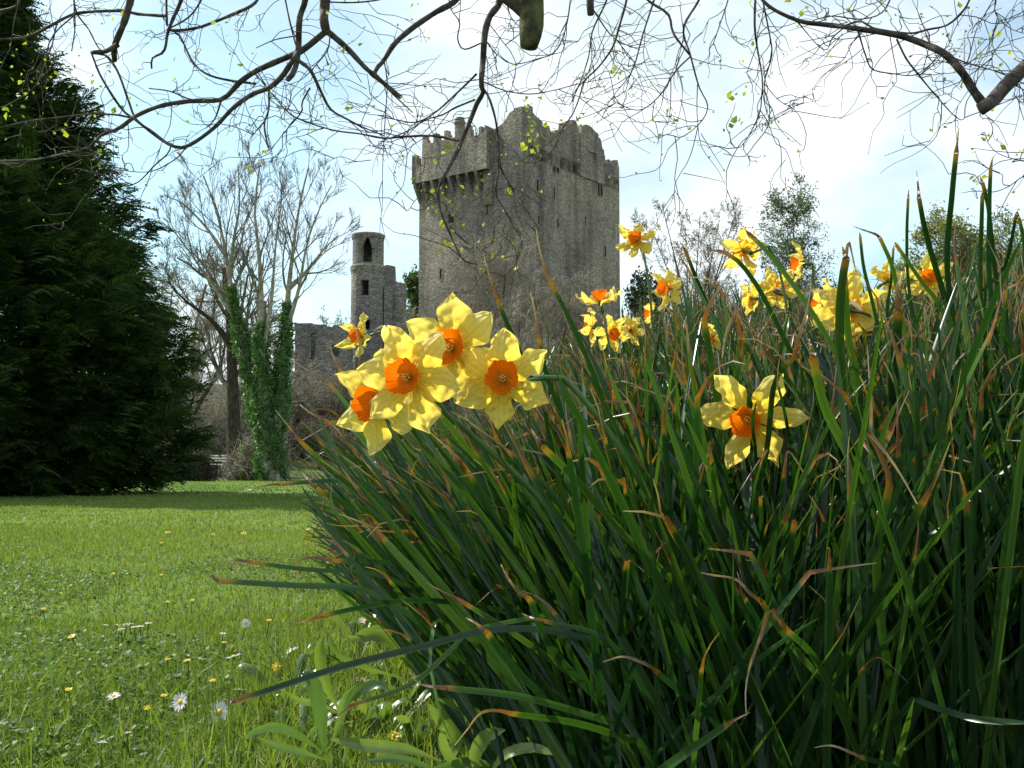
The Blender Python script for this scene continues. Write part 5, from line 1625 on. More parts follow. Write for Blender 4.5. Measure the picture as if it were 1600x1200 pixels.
# leaves that stand out in the photo: (green pixels), distance, width px, (brown pixels), label
HERO = [
    ([(740, 1060), (640, 960), (560, 920), (470, 915), (345, 908)], 0.92, 10, [(336, 905), (330, 898), (318, 905)], 'long low leaf reaching farthest left across the lawn'),
    ([(820, 1010), (700, 960), (600, 900), (480, 890), (396, 879)], 0.98, 7, [(380, 876), (366, 876), (372, 892), (384, 912)], 'low leaf whose brown tip folds down over the lawn'),
    ([(900, 990), (820, 965), (740, 945), (640, 938), (560, 950), (500, 963)], 0.93, 9, [(485, 968), (470, 973), (455, 973)], 'leaf arching level over the daisies with a short rusty tip'),
    ([(960, 1010), (860, 985), (760, 985), (660, 1010), (540, 1040), (430, 1075), (370, 1095)], 0.85, 12, [(362, 1097), (350, 1092)], 'broad blade sweeping down left to the pink-edged daisy'),
    ([(860, 960), (740, 985), (700, 1020), (640, 1070), (555, 1100)], 0.88, 8, [(548, 1103), (530, 1118), (521, 1122), (535, 1130), (552, 1126)], 'blade crossing down left to a frayed orange tip'),
    ([(700, 980), (680, 970), (672, 1030), (676, 1060), (690, 1120), (712, 1170)], 0.90, 8, [], 'pale blade bent straight down beside the broad-leaved weeds'),
    ([(820, 950), (700, 900), (610, 880), (520, 876)], 1.02, 8, [(500, 872), (480, 872), (462, 880), (466, 900), (455, 918), (440, 930)], 'low blade with a long brown tip hooked downward near the lawn'),
    ([(820, 1040), (720, 940), (640, 860), (560, 770), (505, 722), (470, 690)], 1.35, 8, [(450, 665), (430, 640)], 'slim leaf slanting up left to a faded red-brown point'),
    ([(800, 900), (700, 820), (610, 765), (520, 752), (440, 757)], 1.30, 7, [(425, 757), (400, 762), (380, 767)], 'nearly level leaf pointing left over the sunny lawn edge'),
    ([(760, 880), (680, 800), (600, 720), (545, 665), (512, 662)], 1.5, 10, [(505, 655), (485, 645), (468, 632)], 'leaf tilting left below the leftmost flower'),
    ([(780, 850), (690, 760), (610, 690), (550, 640), (515, 600)], 1.7, 9, [(500, 590), (470, 572), (455, 560)], 'leaf with a brown point just left of the flower cluster'),
    ([(760, 860), (700, 760), (650, 690), (560, 620), (530, 575)], 1.8, 9, [(522, 560), (517, 545)], 'thin upright brown-topped leaf left of the flowers'),
    ([(740, 900), (660, 840), (580, 800), (545, 790), (495, 764)], 1.25, 9, [(480, 748), (473, 740)], 'leaf slanting left to a dark point above the lawn'),
    ([(860, 1050), (760, 940), (690, 860), (640, 830)], 1.05, 10, [(600, 830), (570, 822), (535, 822), (510, 818)], 'leaf with a long thin brown tip trailing left'),
    ([(1500, 560), (1480, 420), (1488, 300), (1494, 240)], 1.05, 9, [(1496, 220), (1498, 200)], 'tallest leaf, a dark spike against the sky at the right'),
    ([(1520, 600), (1478, 470), (1448, 370), (1436, 310)], 1.05, 10, [(1434, 285), (1432, 266)], 'second tallest spike leaning slightly left against the sky'),
    ([(1440, 600), (1420, 450), (1417, 370), (1419, 310)], 1.15, 5, [(1420, 296)], 'thin straight spike left of the two tallest'),
    ([(1560, 560), (1546, 430), (1546, 320), (1548, 262)], 1.05, 9, [(1551, 248), (1556, 240)], 'thick spike near the right edge with a hooked point'),
    ([(1600, 640), (1560, 460), (1545, 330), (1535, 285)], 1.1, 7, [(1531, 275)], 'slanting blade crossing the thick right-hand spike'),
    ([(1540, 600), (1532, 440), (1534, 340), (1535, 305)], 1.2, 7, [(1536, 298)], 'short dark spike between the tall right-hand ones'),
    ([(1490, 500), (1560, 430), (1575, 400), (1588, 335)], 1.2, 6, [(1590, 328)], 'blade rising right against the olive tree'),
    ([(1620, 620), (1604, 460), (1600, 380), (1592, 340)], 1.2, 7, [(1590, 330)], 'blade on the very right edge against the sky'),
    ([(1430, 620), (1410, 500), (1395, 420), (1375, 372)], 1.2, 7, [(1368, 366), (1345, 358), (1332, 353)], 'dark blade bent sharply left above the large pale daffodil'),
    ([(1390, 600), (1365, 480), (1350, 420), (1344, 370)], 1.25, 6, [(1343, 362)], 'short vertical blade beneath the sharply bent one'),
    ([(1560, 700), (1480, 500), (1440, 440), (1400, 382)], 1.1, 7, [(1398, 378)], 'long diagonal blade rising left to the sky at the right'),
    ([(1380, 640), (1385, 500), (1392, 440), (1396, 388)], 1.3, 5, [(1397, 383)], 'thin blade forming a cross with the long diagonal one'),
    ([(1400, 760), (1310, 560), (1250, 460), (1200, 395), (1170, 365)], 1.1, 9, [(1164, 358)], 'long blade slanting up left across the turned-away daffodil'),
    ([(1330, 760), (1240, 560), (1185, 450), (1150, 405), (1132, 394)], 1.15, 8, [(1120, 392), (1095, 392)], 'blade with a dark tip bent level to the left'),
    ([(1210, 760), (1140, 560), (1100, 470), (1075, 420)], 1.2, 8, [(1062, 400), (1056, 385)], 'blade pointing up left between the two right-hand bare trees'),
    ([(1190, 760), (1150, 600), (1120, 510), (1098, 460), (1070, 390)], 1.25, 7, [(1066, 384)], 'slightly bent blade parallel to the long one below it'),
    ([(1150, 820), (1120, 620), (1100, 500)], 1.0, 12, [(1112, 470), (1125, 445), (1100, 435), (1075, 433)], 'blade with a rusty band and its tip curled over to the left'),
    ([(1000, 800), (940, 620), (900, 520), (860, 440)], 1.05, 8, [(850, 415), (842, 385), (838, 360)], 'long blade pointing up left across the keep'),
    ([(920, 800), (860, 660), (830, 590), (790, 500), (778, 470)], 1.15, 8, [(768, 440), (760, 415), (755, 395)], 'blade with a long brown point before the keep\'s left wall'),
    ([(900, 760), (880, 660), (855, 590), (842, 530)], 1.2, 8, [(838, 500), (832, 470), (828, 455)], 'upright blade with a red-brown tip right of the highest front flower'),
    ([(1460, 820), (1400, 640), (1402, 520), (1404, 490)], 1.0, 17, [(1404, 470), (1402, 450), (1408, 425)], 'broad leaf with a blunt squared-off rust-brown end'),
    ([(1330, 760), (1315, 600), (1312, 500), (1316, 440), (1322, 405)], 1.0, 15, [(1319, 395), (1316, 385)], 'broad pale-green blade standing in front of the large pale daffodil'),
    ([(1360, 760), (1340, 600), (1325, 520), (1320, 440)], 1.02, 12, [(1322, 400), (1326, 378), (1332, 400), (1337, 425)], 'blade with a thin tip folded over beside the broad pale one'),
    ([(1150, 880), (1195, 720), (1210, 600), (1240, 560)], 0.95, 9, [(1250, 520), (1262, 480), (1268, 440)], 'blade with an orange band below a tattered brown top'),
    ([(1330, 900), (1300, 700), (1270, 600), (1245, 560)], 0.9, 12, [(1258, 575), (1290, 600), (1262, 545), (1250, 525)], 'leaf edged in brown slanting down right of the lone flower'),
    ([(1420, 1060), (1380, 860), (1330, 720), (1290, 640), (1270, 560)], 0.85, 15, [(1264, 530)], 'long broad blade leaning left right of the lone flower'),
    ([(1240, 720), (1225, 640), (1215, 600)], 0.92, 9, [(1216, 575), (1218, 560)], 'short blade with a rusty top crossing the lone flower\'s right petal'),
    ([(1180, 700), (1176, 660), (1182, 626)], 0.92, 6, [], 'thin blade tip standing before the lone flower\'s cup'),
    ([(1350, 1200), (1280, 1040), (1230, 985)], 0.75, 11, [(1215, 965), (1203, 952), (1190, 990), (1172, 1040), (1165, 1080), (1166, 1118)], 'leaf with a long pale withered end hanging straight down low in the bed'),
    ([(1400, 1200), (1300, 1080), (1230, 1000), (1190, 940)], 0.80, 10, [(1170, 925), (1150, 905), (1110, 898), (1085, 892)], 'leaf with a thin brown end curling left low in the bed'),
    ([(1160, 1180), (1100, 1110), (1050, 1070), (1025, 1048)], 0.78, 10, [(1010, 1038), (975, 1026), (942, 1034)], 'leaf with a hooked brown end at the bottom middle'),
    ([(1480, 1240), (1400, 1200), (1345, 1183)], 0.75, 9, [(1330, 1176), (1300, 1165), (1272, 1168)], 'leaf end entering the bottom edge with a rust-coloured tip'),
    ([(1390, 1280), (1320, 1110), (1310, 990)], 0.85, 8, [(1308, 975), (1290, 940), (1264, 915)], 'leaf with an orange-brown withered spike at lower right'),
    ([(1320, 1240), (1330, 1100), (1345, 1050)], 0.82, 6, [(1355, 1036), (1372, 1027), (1392, 1040), (1420, 1068)], 'leaf with a pale pinkish withered end drooping right'),
    ([(1390, 1230), (1410, 1160), (1428, 1092)], 0.72, 10, [], 'short pale stalk leaning right under the bent leaf at lower right'),
    ([(1428, 1092), (1470, 1108), (1530, 1124), (1620, 1130)], 0.72, 11, [], 'leaf bent over level to the right edge at lower right'),
    ([(1420, 1240), (1380, 1000), (1370, 860), (1390, 760)], 0.80, 14, [(1388, 740), (1370, 700), (1355, 672), (1400, 730), (1440, 800)], 'leaf with a long thin brown end folded down right'),
    ([(1560, 1240), (1500, 1100), (1510, 900), (1600, 740)], 0.85, 10, [], 'blade leaning right across the right-hand shade'),
    ([(1110, 960), (980, 840), (900, 750), (850, 700)], 0.85, 12, [(842, 690), (830, 670)], 'blade slanting up left just beneath the crumpled flower'),
    ([(1060, 1180), (960, 1010), (850, 970)], 0.8, 9, [(830, 965), (815, 958)], 'yellow-edged blade lying level in the middle of the bed'),
    ([(940, 1100), (860, 1010), (830, 940), (826, 935)], 0.83, 11, [(808, 922), (792, 900), (783, 882)], 'leaf with an orange and brown tip pointing up left low in the bed'),
    ([(880, 1120), (800, 1040), (762, 990)], 0.82, 12, [(745, 975), (728, 965)], 'leaf cut off by a flat brown end near the shade\'s left'),
    ([(1000, 1160), (900, 1130), (800, 1115)], 0.78, 13, [(775, 1110), (750, 1115), (730, 1140), (710, 1165)], 'leaf lying low right of the weeds with an orange band and folded end'),
    ([(960, 1130), (820, 1090), (700, 1075)], 0.80, 12, [(670, 1072), (652, 1066), (640, 1050)], 'leaf lying level above the broad-leaved weeds'),
    ([(1090, 900), (1100, 760), (1090, 640), (1085, 600)], 1.0, 10, [(1078, 560), (1074, 520), (1070, 500)], 'upright blade left of the lone flower with a yellow-brown top'),
    ([(1160, 900), (1175, 780), (1190, 720)], 0.93, 6, [(1200, 700), (1160, 760), (1140, 800)], 'blade whose purple-brown end folds down under the lone flower'),
    ([(1130, 860), (1120, 760), (1112, 720)], 0.93, 8, [(1108, 690), (1112, 700), (1090, 740), (1098, 762), (1112, 768)], 'blade with a curly tan end left of the lone flower'),
    ([(1200, 900), (1215, 800), (1225, 740)], 0.93, 7, [(1232, 705), (1258, 742)], 'blade with a short tan end pointing down right under the lone flower'),
    ([(1400, 960), (1340, 860), (1325, 800)], 0.95, 8, [(1318, 780), (1295, 795), (1322, 815), (1330, 840)], 'blade with a crinkled pale tip in the middle of the shade'),
    ([(1600, 900), (1530, 820), (1480, 700), (1465, 640)], 0.95, 10, [(1480, 590), (1510, 550), (1555, 545)], 'blade whose tan tip arches over to the right'),
    ([(1650, 800), (1600, 700), (1560, 640), (1540, 600)], 1.0, 10, [(1570, 570), (1600, 552)], 'blade near the right edge with a tan tip bent right'),
    ([(1160, 800), (1150, 640), (1160, 520)], 1.15, 14, [(1156, 500), (1152, 485), (1135, 520), (1128, 560)], 'leaf with a stout pale brown end bent back on itself'),
    ([(880, 800), (760, 730), (690, 650), (684, 645)], 1.15, 9, [(676, 620), (668, 600)], 'blade hidden partly behind the middle front flower'),
    ([(640, 760), (580, 650), (555, 600)], 2.0, 6, [(562, 560), (560, 530), (548, 500), (542, 482)], 'thin brown withered stalk left of the front cluster'),
]
r = np.random.default_rng(99)
for green, D, wpx, brown, label in HERO:
    Sg, Sb = 18, (12 if brown else 0)
    gp = smooth_line([(a, b, 0) for a, b in green], Sg)
    pts = [P(q[0], q[1], D + 0.10 * (1 - k / Sg) - 0.0) for k, q in enumerate(gp)]
    if brown:
        bp = smooth_line([(green[-1][0], green[-1][1], 0)] + [(a, b, 0) for a, b in brown], Sb + 1)[1:]
        dz = np.cumsum(r.normal(0, 0.0025, Sb))
        pts += [P(q[0], q[1], D + z) for q, z in zip(bp, dz)]
    # carry the foot down to the soil
    pts = np.array(pts)
    d0 = nrm(pts[0] - pts[2])
    foot = pts[0].copy()
    ext = []
    g0 = gz(foot[0], foot[1])
    if foot[2] > g0 + 0.02:
        k = 6
        dirn = d0 * np.array([0.6, 0.6, 1.0])
        dirn[2] = -abs(dirn[2]) - 0.6
        dirn = nrm(dirn)
        tt = (foot[2] - g0 + 0.01) / -dirn[2]
        ext = [foot + dirn * tt * (1 - j / k) for j in range(k)]
        pts = np.vstack([ext, pts])
    n = len(pts)
    half_ = wpx / 2 / FPX * D
    T = nrm(np.gradient(pts, axis=0))
    view = nrm(pts - CAM)
    s = nrm(np.cross(T, view))
    ta = r.normal(0, 0.25)
    tw = ta + np.linspace(0, r.normal(0, 0.6), n)
    v = np.cross(T, s)
    s = s * np.cos(tw)[:, None] + v * np.sin(tw)[:, None]
    ng = n - Sb
    Wh = np.concatenate([np.interp(np.linspace(0, 1, ng), [0, 0.2, 0.8, 1], [0.8, 1, 1, 0.85 if brown else 0.12]), np.linspace(0.66, 0.12, Sb) * (1 + r.normal(0, 0.12, Sb)) if Sb else []]) * half_
    wl1 = np.concatenate([np.clip((np.arange(ng) - ng + 2.5) / 2.5, 0, 1) * 0.2 if brown else np.zeros(ng), np.clip(0.25 + np.linspace(0, 0.75 if Sb and wpx > 5 else 0.5, Sb), 0, 1) if Sb else []])
    leaf_thing(pts, s, Wh, wl1, r.random(), label, None)

# ------------------------------------------------------------------ lawn grass
r = np.random.default_rng(31)


def scatter_grass(mb, n, y0, y1, hgt, wid, pw=1.0, bed_cut=True, xr=None):
    y = y0 + (y1 - y0) * r.random(n) ** pw
    if xr:
        x = xr[0] + (xr[1] - xr[0]) * r.random(n)
    else:
        x = -0.56 * y - 0.5 + (0.56 * y + 0.5 + np.minimum(0.15 + 0 * y, 0.6) + 0.10 * y) * r.random(n)
    ok = (x < bed_left(y) + 0.10) | (y > 7)
    x, y = x[ok], y[ok]
    m = len(x)
    clump = 0.5 + 0.5 * np.sin(x * 3.1 + 1.7 * np.sin(y * 2.3)) * np.sin(y * 2.7 + x)
    h = hgt * (0.45 + 0.75 * r.random(m)) * (0.75 + 0.5 * clump)
    z = gz(x, y) - 0.004
    az = r.random(m) * 6.283
    lean = np.abs(r.normal(0.45, 0.35, m))
    SS = 4
    A_ = np.zeros((m, SS, 3))
    A_[:, 0] = np.stack([x, y, z], 1)
    th = lean * 0.5
    for k in range(1, SS):
        th = th + lean * 0.45
        A_[:, k] = A_[:, k - 1] + np.stack([np.sin(th) * np.cos(az), np.sin(th) * np.sin(az), np.cos(th)], 1) * (h / (SS - 1))[:, None]
    fa = r.random(m) * 6.283
    s_ = np.repeat(np.stack([np.cos(fa), np.sin(fa), 0 * fa], 1)[:, None], SS, 1)
    W2 = wid * (0.6 + 0.8 * r.random(m))[:, None] * np.array([1, 0.95, 0.7, 0.08])[None]
    tint = np.clip(0.45 + 0.25 * np.sin(x * 0.9 + y * 0.5) + r.normal(0, 0.22, m), 0, 1)
    ribbons(mb, A_, s_, W2, 0, rnd=np.broadcast_to(tint[:, None], (m, SS)))


mb = MB()
scatter_grass(mb, 95000, 0.85, 2.4, 0.028, 0.0009, 0.9)
scatter_grass(mb, 110000, 2.2, 5.5, 0.026, 0.0016, 0.85)
scatter_grass(mb, 90000, 5.2, 13, 0.026, 0.0036, 0.85)
scatter_grass(mb, 50000, 12.5, 42, 0.035, 0.010, 0.8)
scatter_grass(mb, 3500, 0.85, 1.7, 0.065, 0.0013, 1.0)
scatter_grass(mb, 5000, 0.88, 1.9, 0.075, 0.0013, 1.0, xr=(-0.42, 0.08))
scatter_grass(mb, 3000, 1.0, 2.2, 0.05, 0.0018, 1.0, xr=(-0.30, 0.02))
yy_ = 0.9 + 3.2 * r.random(16000) ** 0.9
xx_ = -0.56 * yy_ - 0.4 + (0.56 * yy_ + 0.45) * r.random(16000)
kk_ = (np.sin(xx_ * 4.1 + 1.3) * np.sin(yy_ * 3.7 + xx_ * 2) > 0.0) & (xx_ < bed_left(yy_) + 0.05)
xx_, yy_ = xx_[kk_], yy_[kk_]
nc_ = len(xx_)
cc_ = np.stack([xx_, yy_, gz(xx_, yy_) + 0.006 + 0.012 * r.random(nc_)], 1)
for _k in range(3):      # clover-like leaflets between the blades
    a_ = r.random(nc_) * 6.283
    f_ = nrm(np.stack([np.cos(a_), np.sin(a_), r.normal(0.2, 0.3, nc_)], 1))
    s_ = nrm(np.cross(f_, nrm(np.array([0, 0, 1.0]) + r.normal(0, 0.35, (nc_, 3)))))
    z_ = (0.0035 + 0.003 * r.random((nc_, 1)))
    mb.add(np.stack([cc_, cc_ + f_ * z_ + s_ * z_ * 0.7, cc_ + f_ * z_ * 1.9, cc_ + f_ * z_ - s_ * z_ * 0.7], 1), np.arange(nc_ * 4).reshape(nc_, 4), rnd=np.repeat(np.clip(r.normal(0.25, 0.2, nc_), 0, 1), 4))
tag(mb.build('lawn_grass', M['grass'], smooth=False), 'short sunlit lawn grass with longer tufts near the bed', 'grass', None, 'stuff')

# ------------------------------------------------------------------ daisies and celandines
def on_ground(px, py, h=0.0):
    rr = ray(px, py)
    t = 0.5
    for _ in range(60):
        p = CAM + rr * t
        e = p[2] - (gz(p[0], p[1]) + h)
        t += e / max(1e-3, -(rr[2]) + 0.02) * 0.8
        t = min(max(t, 0.3), 40)
    return CAM + rr * t


def small_flower(px, py, wpx, label, kind, seed, tilt=(0, -0.5, 1), group=None):
    r = np.random.default_rng(seed)
    h = 0.035
    c = on_ground(px, py, h)
    D = c[1]
    R_ = wpx / 2 / FPX * D * (1 if kind == 'daisy' else 0.82)
    R_ = max(R_, 0.006)
    root = empty(kind, (c[0], c[1], gz(c[0], c[1])))
    tag(root, label, 'daisy' if kind == 'daisy' else 'celandine', group)
    f = nrm(np.array(tilt, float) + r.normal(0, 0.15, 3))
    a = nrm(np.cross(f, [0.3, 1, 0.1]))
    b = np.cross(f, a)
    mb = MB()
    npet = 22 if kind == 'daisy' else 8
    wv = 0.12 if kind == 'daisy' else 0.24
    for k in range(npet):
        t = k * 2 * math.pi / npet + r.normal(0, 0.05)
        d = math.cos(t) * a + math.sin(t) * b
        e = -math.sin(t) * a + math.cos(t) * b
        up = 0.12 + r.normal(0, 0.1)
        v = [c + d * R_ * 0.15 - e * R_ * wv * 0.5, c + d * R_ * 0.65 - e * R_ * wv + f * R_ * up * 0.6, c + d * R_ * (1 + r.normal(0, 0.05)) + f * R_ * up, c + d * R_ * 0.65 + e * R_ * wv + f * R_ * up * 0.6, c + d * R_ * 0.15 + e * R_ * wv * 0.5]
        mb.add(v, [[0, 1, 3, 4]])
        mb.add(v[1:4], [[0, 1, 2]])
    mb.build('petals', M['daisy_petal'] if kind == 'daisy' else M['yellow_petal'], root, smooth=False)
    mb = MB()
    lat = np.linspace(0, math.pi / 2, 5)
    V = np.array([[c + R_ * 0.27 * math.cos(l) * (math.cos(q) * a + math.sin(q) * b) + f * R_ * 0.22 * math.sin(l) for l in lat] for q in np.linspace(0, 2 * math.pi, 11)[:-1]])
    mb.add(V, grid_faces(10, 5, True))
    mb.build('eye', M['daisy_eye'], root)
    mb = MB()
    tubes(mb, [(smooth_line([c, c - f * 0.012, [c[0] + r.normal(0, .006), c[1] + 0.004, gz(c[0], c[1]) - 0.003]], 6), np.full(6, 0.0009))], 5)
    mb.build('stem', M['stem'], root)


DG, CG = 'daisies scattered in the lawn', 'yellow celandines scattered in the lawn'
DS = [(282, 1097, 32, 'large daisy turned sideways in the lawn\'s bottom foreground', (-0.5, -0.8, 0.5)), (344, 1112, 36, 'pink-edged daisy below the tip of the broad sweeping blade', (-0.5, -0.9, 0.5)),
      (365, 1026, 26, 'half-closed pinkish daisy level with the two small celandines', (-0.2, 0.1, 1)), (178, 1088, 22, 'small daisy near the bottom left with a yellow flower to its left', (0.1, -0.2, 1)),
      (375, 1078, 22, 'daisy just above the broad blade\'s tip', (0.2, 0.2, 1)), (384, 974, 16, 'small round daisy alone right of the white row', (0, -0.9, 0.5)),
      (457, 1017, 22, 'tilted white daisy above the largest celandine', (-0.3, -0.1, 1)), (472, 1036, 20, 'upright closing daisy right of the largest celandine', (0.2, 0.3, 1)),
      (571, 971, 24, 'pinkish daisy in the gap above the weeds', (0, -0.3, 1)), (565, 1064, 26, 'daisy beside the crossing leaf over the weeds', (0.4, -0.2, 1)),
      (348, 990, 12, 'tiny daisy left of the round one', (0, 0, 1)), (160, 1160, 16, 'faint daisy sunk in the bottom left grass', (0, 0, 1)),
      (618, 957, 26, 'daisy under the arching leaf', (0, 0.1, 1)), (200, 1145, 12, 'small white daisy in the bottom grass', (0, 0, 1))]
for k, (a, b, w_, lab, tl) in enumerate(DS):
    small_flower(a, b, w_, lab, 'daisy', 300 + k, tl, DG)
for k, (a, b) in enumerate([(165, 977), (184, 977), (190, 983), (197, 977), (205, 975), (210, 980), (219, 979), (232, 974), (186, 985)]):
    small_flower(a, b, 13, 'small white daisy in the tight row at the left of the lawn', 'daisy', 330 + k, (0, 0.1, 1), 'daisies in the tight row')
for k, (a, b, w_, lab) in enumerate([(433, 1042, 24, 'largest celandine, with upright petals, near the weeds'), (332, 1063, 16, 'celandine left of the daisy above the blade tip'), (262, 1030, 13, 'left of the two small celandines in the middle grass'),
                                     (293, 1032, 12, 'right of the two small celandines in the middle grass'), (112, 994, 14, 'celandine below and left of the white daisy row'), (107, 1077, 16, 'celandine at the bottom left of the lawn'),
                                     (350, 1004, 12, 'celandine under the tiny daisy'), (420, 969, 10, 'small celandine right of the round daisy'), (615, 1150, 26, 'celandine with upright petals among the broad-leaved weeds'),
                                     (256, 1087, 12, 'celandine just left of the large sideways daisy'), (576, 1034, 14, 'celandine half hidden in the weeds by the bed'), (230, 1106, 10, 'pale celandine bud below the small daisy'),
                                     (262, 832, 13, 'leftmost yellow flower in the far row on the lawn'), (381, 833, 13, 'third yellow flower in the far row on the lawn'), (333, 835, 10, 'second yellow flower in the far row on the lawn'),
                                     (480, 828, 11, 'yellow flower at the right end of the far row'), (252, 848, 8, 'tiny yellow flower just below the leftmost far one'), (177, 896, 8, 'tiny yellow flower in the left middle of the lawn'),
                                     (300, 938, 9, 'tiny yellow flower in the middle of the lawn'), (262, 940, 7, 'tiny yellow flower left of the middle one'), (68, 951, 10, 'yellow flower near the left edge of the lawn'), (252, 898, 7, 'tiny pale yellow flower above the middle one')]):
    small_flower(a, b, w_, lab, 'celandine', 360 + k, (0, -0.6, 0.8) if w_ > 20 else (0, -0.3, 1), CG)

# ------------------------------------------------------------------ broad-leaved weeds by the bed and fallen twigs
def broad_plant(label, leaves, group, seed):
    """leaves: list of (pixel polyline, distance, width px)"""
    r = np.random.default_rng(seed)
    b0 = on_ground(leaves[0][0][0][0], min(1290, leaves[0][0][0][1]))
    root = empty('broad_leaved_weed', (b0[0], b0[1], gz(b0[0], b0[1])))
    tag(root, label, 'weed', group)
    for pts, D, wpx in leaves:
        n = 16
        pl = smooth_line([(a, b, 0) for a, b in pts], n)
        A_ = np.array([P(q[0], q[1], D + 0.03 * (1 - k / n)) for k, q in enumerate(pl)])
        A_[:, 2] = np.maximum(A_[:, 2], gz(A_[:, 0], A_[:, 1]) + 0.004)
        T = nrm(np.gradient(A_, axis=0))
        s = nrm(np.cross(T, nrm(A_ - CAM)))
        v = np.cross(T, s)
        tw = r.normal(0, 0.5) + np.linspace(0, r.normal(0, 0.5), n)
        s = s * np.cos(tw)[:, None] + v * np.sin(tw)[:, None]
        nv = np.cross(T, s)
        t = np.linspace(0, 1, n)
        hw = 0.78 * wpx / 2 / FPX * D * np.interp(t, [0, 0.15, 0.35, 0.6, 0.85, 1], [0.15, 0.3, 0.85, 1, 0.7, 0.05]) * (1 + 0.06 * np.sin(t * 40))
        c = np.linspace(-1, 1, 7)
        V = A_[:, None] + s[:, None] * (hw[:, None] * c[None])[..., None] + nv[:, None] * ((0.30 * hw[:, None] * np.abs(c)[None] ** 1.3 + 0.05 * hw[:, None] * np.sin(c * 9 + 5 * t[:, None] * 3))[..., None])
        mb = MB()
        mb.add(V, grid_faces(n, 7), rnd=r.random())
        mb.build('leaf', M['broad'], root)


WG = 'broad-leaved weeds at the edge of the bed'
rw = np.random.default_rng(8)
GW = [(560, 1010, 'bright'), (610, 1040, 'x'), (660, 1010, 'x'), (580, 1090, 'x'), (640, 1110, 'x'), (610, 1150, 'x'), (450, 1110, 'x'), (700, 1060, 'x'), (560, 1160, 'x'), (690, 1000, 'x'), (740, 1130, 'x'), (530, 1050, 'x'), (470, 1185, 'x'), (650, 1180, 'x')]
for gx, gy, _ in GW:
    b0 = on_ground(gx, gy)
    root = empty('broad_leaved_weed', (b0[0], b0[1], gz(b0[0], b0[1])))
    tag(root, 'small tuft of pale narrow weed leaves in the long grass by the bed', 'weed', 'small weed tufts in the long grass by the bed')
    for k in range(rw.integers(5, 9)):
        a = rw.random() * 6.283
        ln = 0.045 + 0.05 * rw.random()
        n = 10
        t = np.linspace(0, 1, n)
        out_ = ln * np.sin(t * 1.3)
        up_ = ln * (0.75 * np.sin(t * 2.1))
        cl = np.array([b0[0], b0[1], gz(b0[0], b0[1])]) + np.stack([np.cos(a) * out_, np.sin(a) * out_, up_], 1) + np.cumsum(rw.normal(0, 0.0008, (n, 3)), 0)
        T_ = nrm(np.gradient(cl, axis=0))
        sv = nrm(np.cross(T_, np.array([0, 0, 1.0]) + rw.normal(0, 0.3, 3)))
        nv_ = np.cross(T_, sv)
        hw_ = (0.004 + 0.006 * rw.random()) * np.interp(t, [0, 0.2, 0.5, 0.8, 1], [0.3, 0.6, 1, 0.8, 0.06])
        c5 = np.linspace(-1, 1, 5)
        V = cl[:, None] + sv[:, None] * (hw_[:, None] * c5[None])[..., None] + nv_[:, None] * (0.35 * hw_[:, None] * np.abs(c5)[None] + 0.1 * hw_[:, None] * np.sin(t * 30)[:, None] * c5[None])[..., None]
        mbw = MB()
        mbw.add(V, grid_faces(n, 5), rnd=rw.random())
        mbw.build('leaf', M['broad'], root)
broad_plant('weed with a tall flat pale leaf standing at the lawn\'s edge', [([(505, 1175), (502, 1130), (492, 1080), (478, 1050), (484, 1072)], 1.0, 34), ([(510, 1180), (470, 1150), (430, 1135), (395, 1145), (380, 1160)], 1.0, 20), ([(512, 1188), (470, 1175), (430, 1165), (400, 1152)], 1.02, 16), ([(515, 1170), (530, 1130), (540, 1090), (556, 1070)], 1.03, 18)], WG, 1)
broad_plant('weed with a long oval leaf lying level near the bottom', [([(690, 1190), (640, 1172), (580, 1165), (515, 1155)], 0.98, 26), ([(700, 1200), (715, 1160), (690, 1120), (670, 1100)], 1.0, 40), ([(690, 1210), (660, 1195), (620, 1185), (570, 1190)], 0.96, 16)], WG, 2)
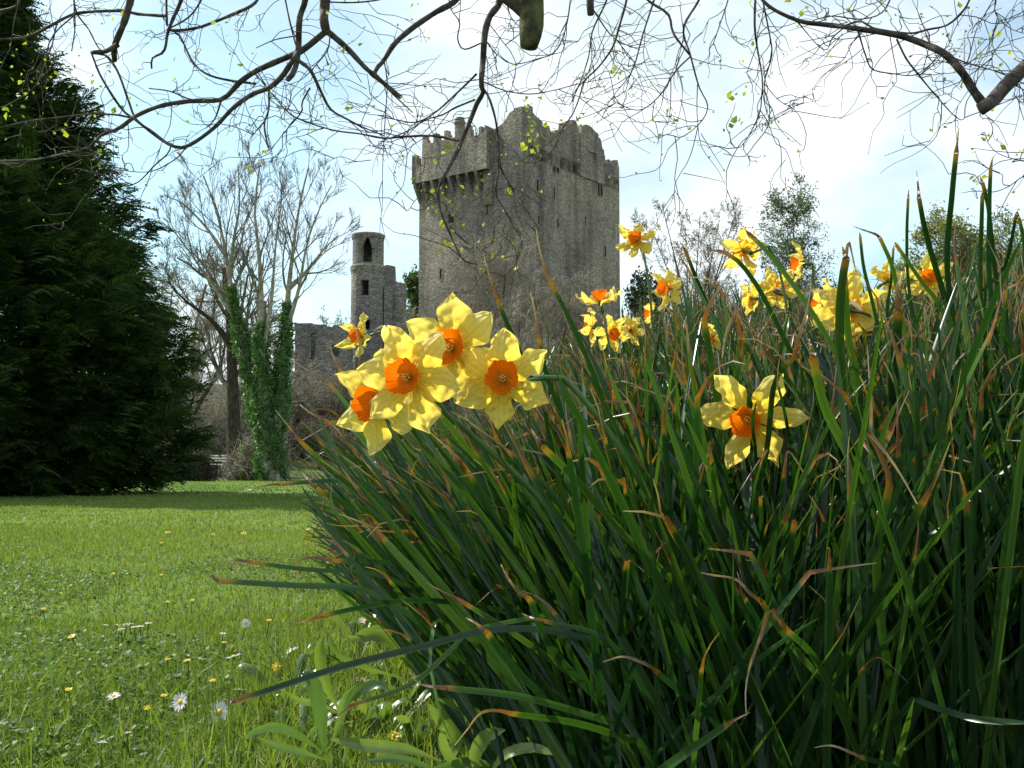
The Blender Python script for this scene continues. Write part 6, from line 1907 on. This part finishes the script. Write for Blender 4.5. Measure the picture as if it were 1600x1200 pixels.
broad_plant('weed with silvery crinkled leaves behind the crossing blades', [([(640, 1050), (620, 1010), (590, 990), (545, 1000)], 1.25, 34), ([(650, 1050), (640, 1010), (650, 985), (690, 978)], 1.25, 30), ([(630, 1060), (570, 1040), (530, 1020), (515, 990)], 1.22, 26), ([(645, 1060), (680, 1040), (700, 1030), (720, 1045)], 1.2, 26)], WG, 3)
broad_plant('small weed with rounded leaves beside the front daisies', [([(530, 1110), (510, 1070), (500, 1020), (506, 990)], 1.2, 26), ([(535, 1110), (560, 1080), (590, 1070), (610, 1080)], 1.18, 20), ([(530, 1115), (500, 1100), (470, 1095), (445, 1080)], 1.15, 14)], WG, 4)
broad_plant('weed with wide dark leaves shaded by the bed', [([(800, 1180), (770, 1130), (720, 1100), (680, 1090)], 1.02, 38), ([(810, 1190), (840, 1130), (830, 1100), (800, 1080)], 1.05, 32), ([(790, 1200), (740, 1190), (700, 1195), (660, 1210)], 0.98, 24)], WG, 5)
broad_plant('small serrated weed left of the lawn\'s middle', [([(82, 1075), (78, 1050), (74, 1030), (70, 1012)], 1.5, 12), ([(84, 1075), (95, 1055), (105, 1040)], 1.5, 8)], WG, 6)
broad_plant('weed with pale upright leaves at the bottom of the bed', [([(745, 1215), (742, 1180), (760, 1150), (790, 1140)], 0.95, 30), ([(760, 1215), (790, 1180), (830, 1170), (870, 1180)], 0.95, 26), ([(740, 1220), (700, 1180), (690, 1150), (700, 1130)], 0.97, 22)], WG, 7)
for nm, lab, pts, wpx in [('fallen_twig', 'dark knobbly twig lying across the bottom weeds', [(555, 1143), (580, 1138), (620, 1144), (650, 1146), (690, 1136)], 6), ('fallen_twig', 'short dark stick at the very bottom of the lawn', [(420, 1202), (440, 1190), (458, 1178)], 7), ('fallen_twig', 'slanting brown twig under the bed\'s lower left edge', [(700, 1172), (730, 1145), (760, 1115)], 6)]:
    p3 = np.array([on_ground(a, b, 0.02) for a, b in pts])
    pl = smooth_line(p3, 12)
    mb = MB()
    rr2 = wpx / 2 / FPX * pl[:, 1] * (1 + r.normal(0, 0.15, 12))
    rr2[0] *= 0.2
    rr2[-1] *= 0.2
    tubes(mb, [(pl, rr2)], 7)
    tag(mb.build(nm, M['dead_twig'], None, loc=p3[0]), lab, 'twig', 'fallen twigs among the weeds')
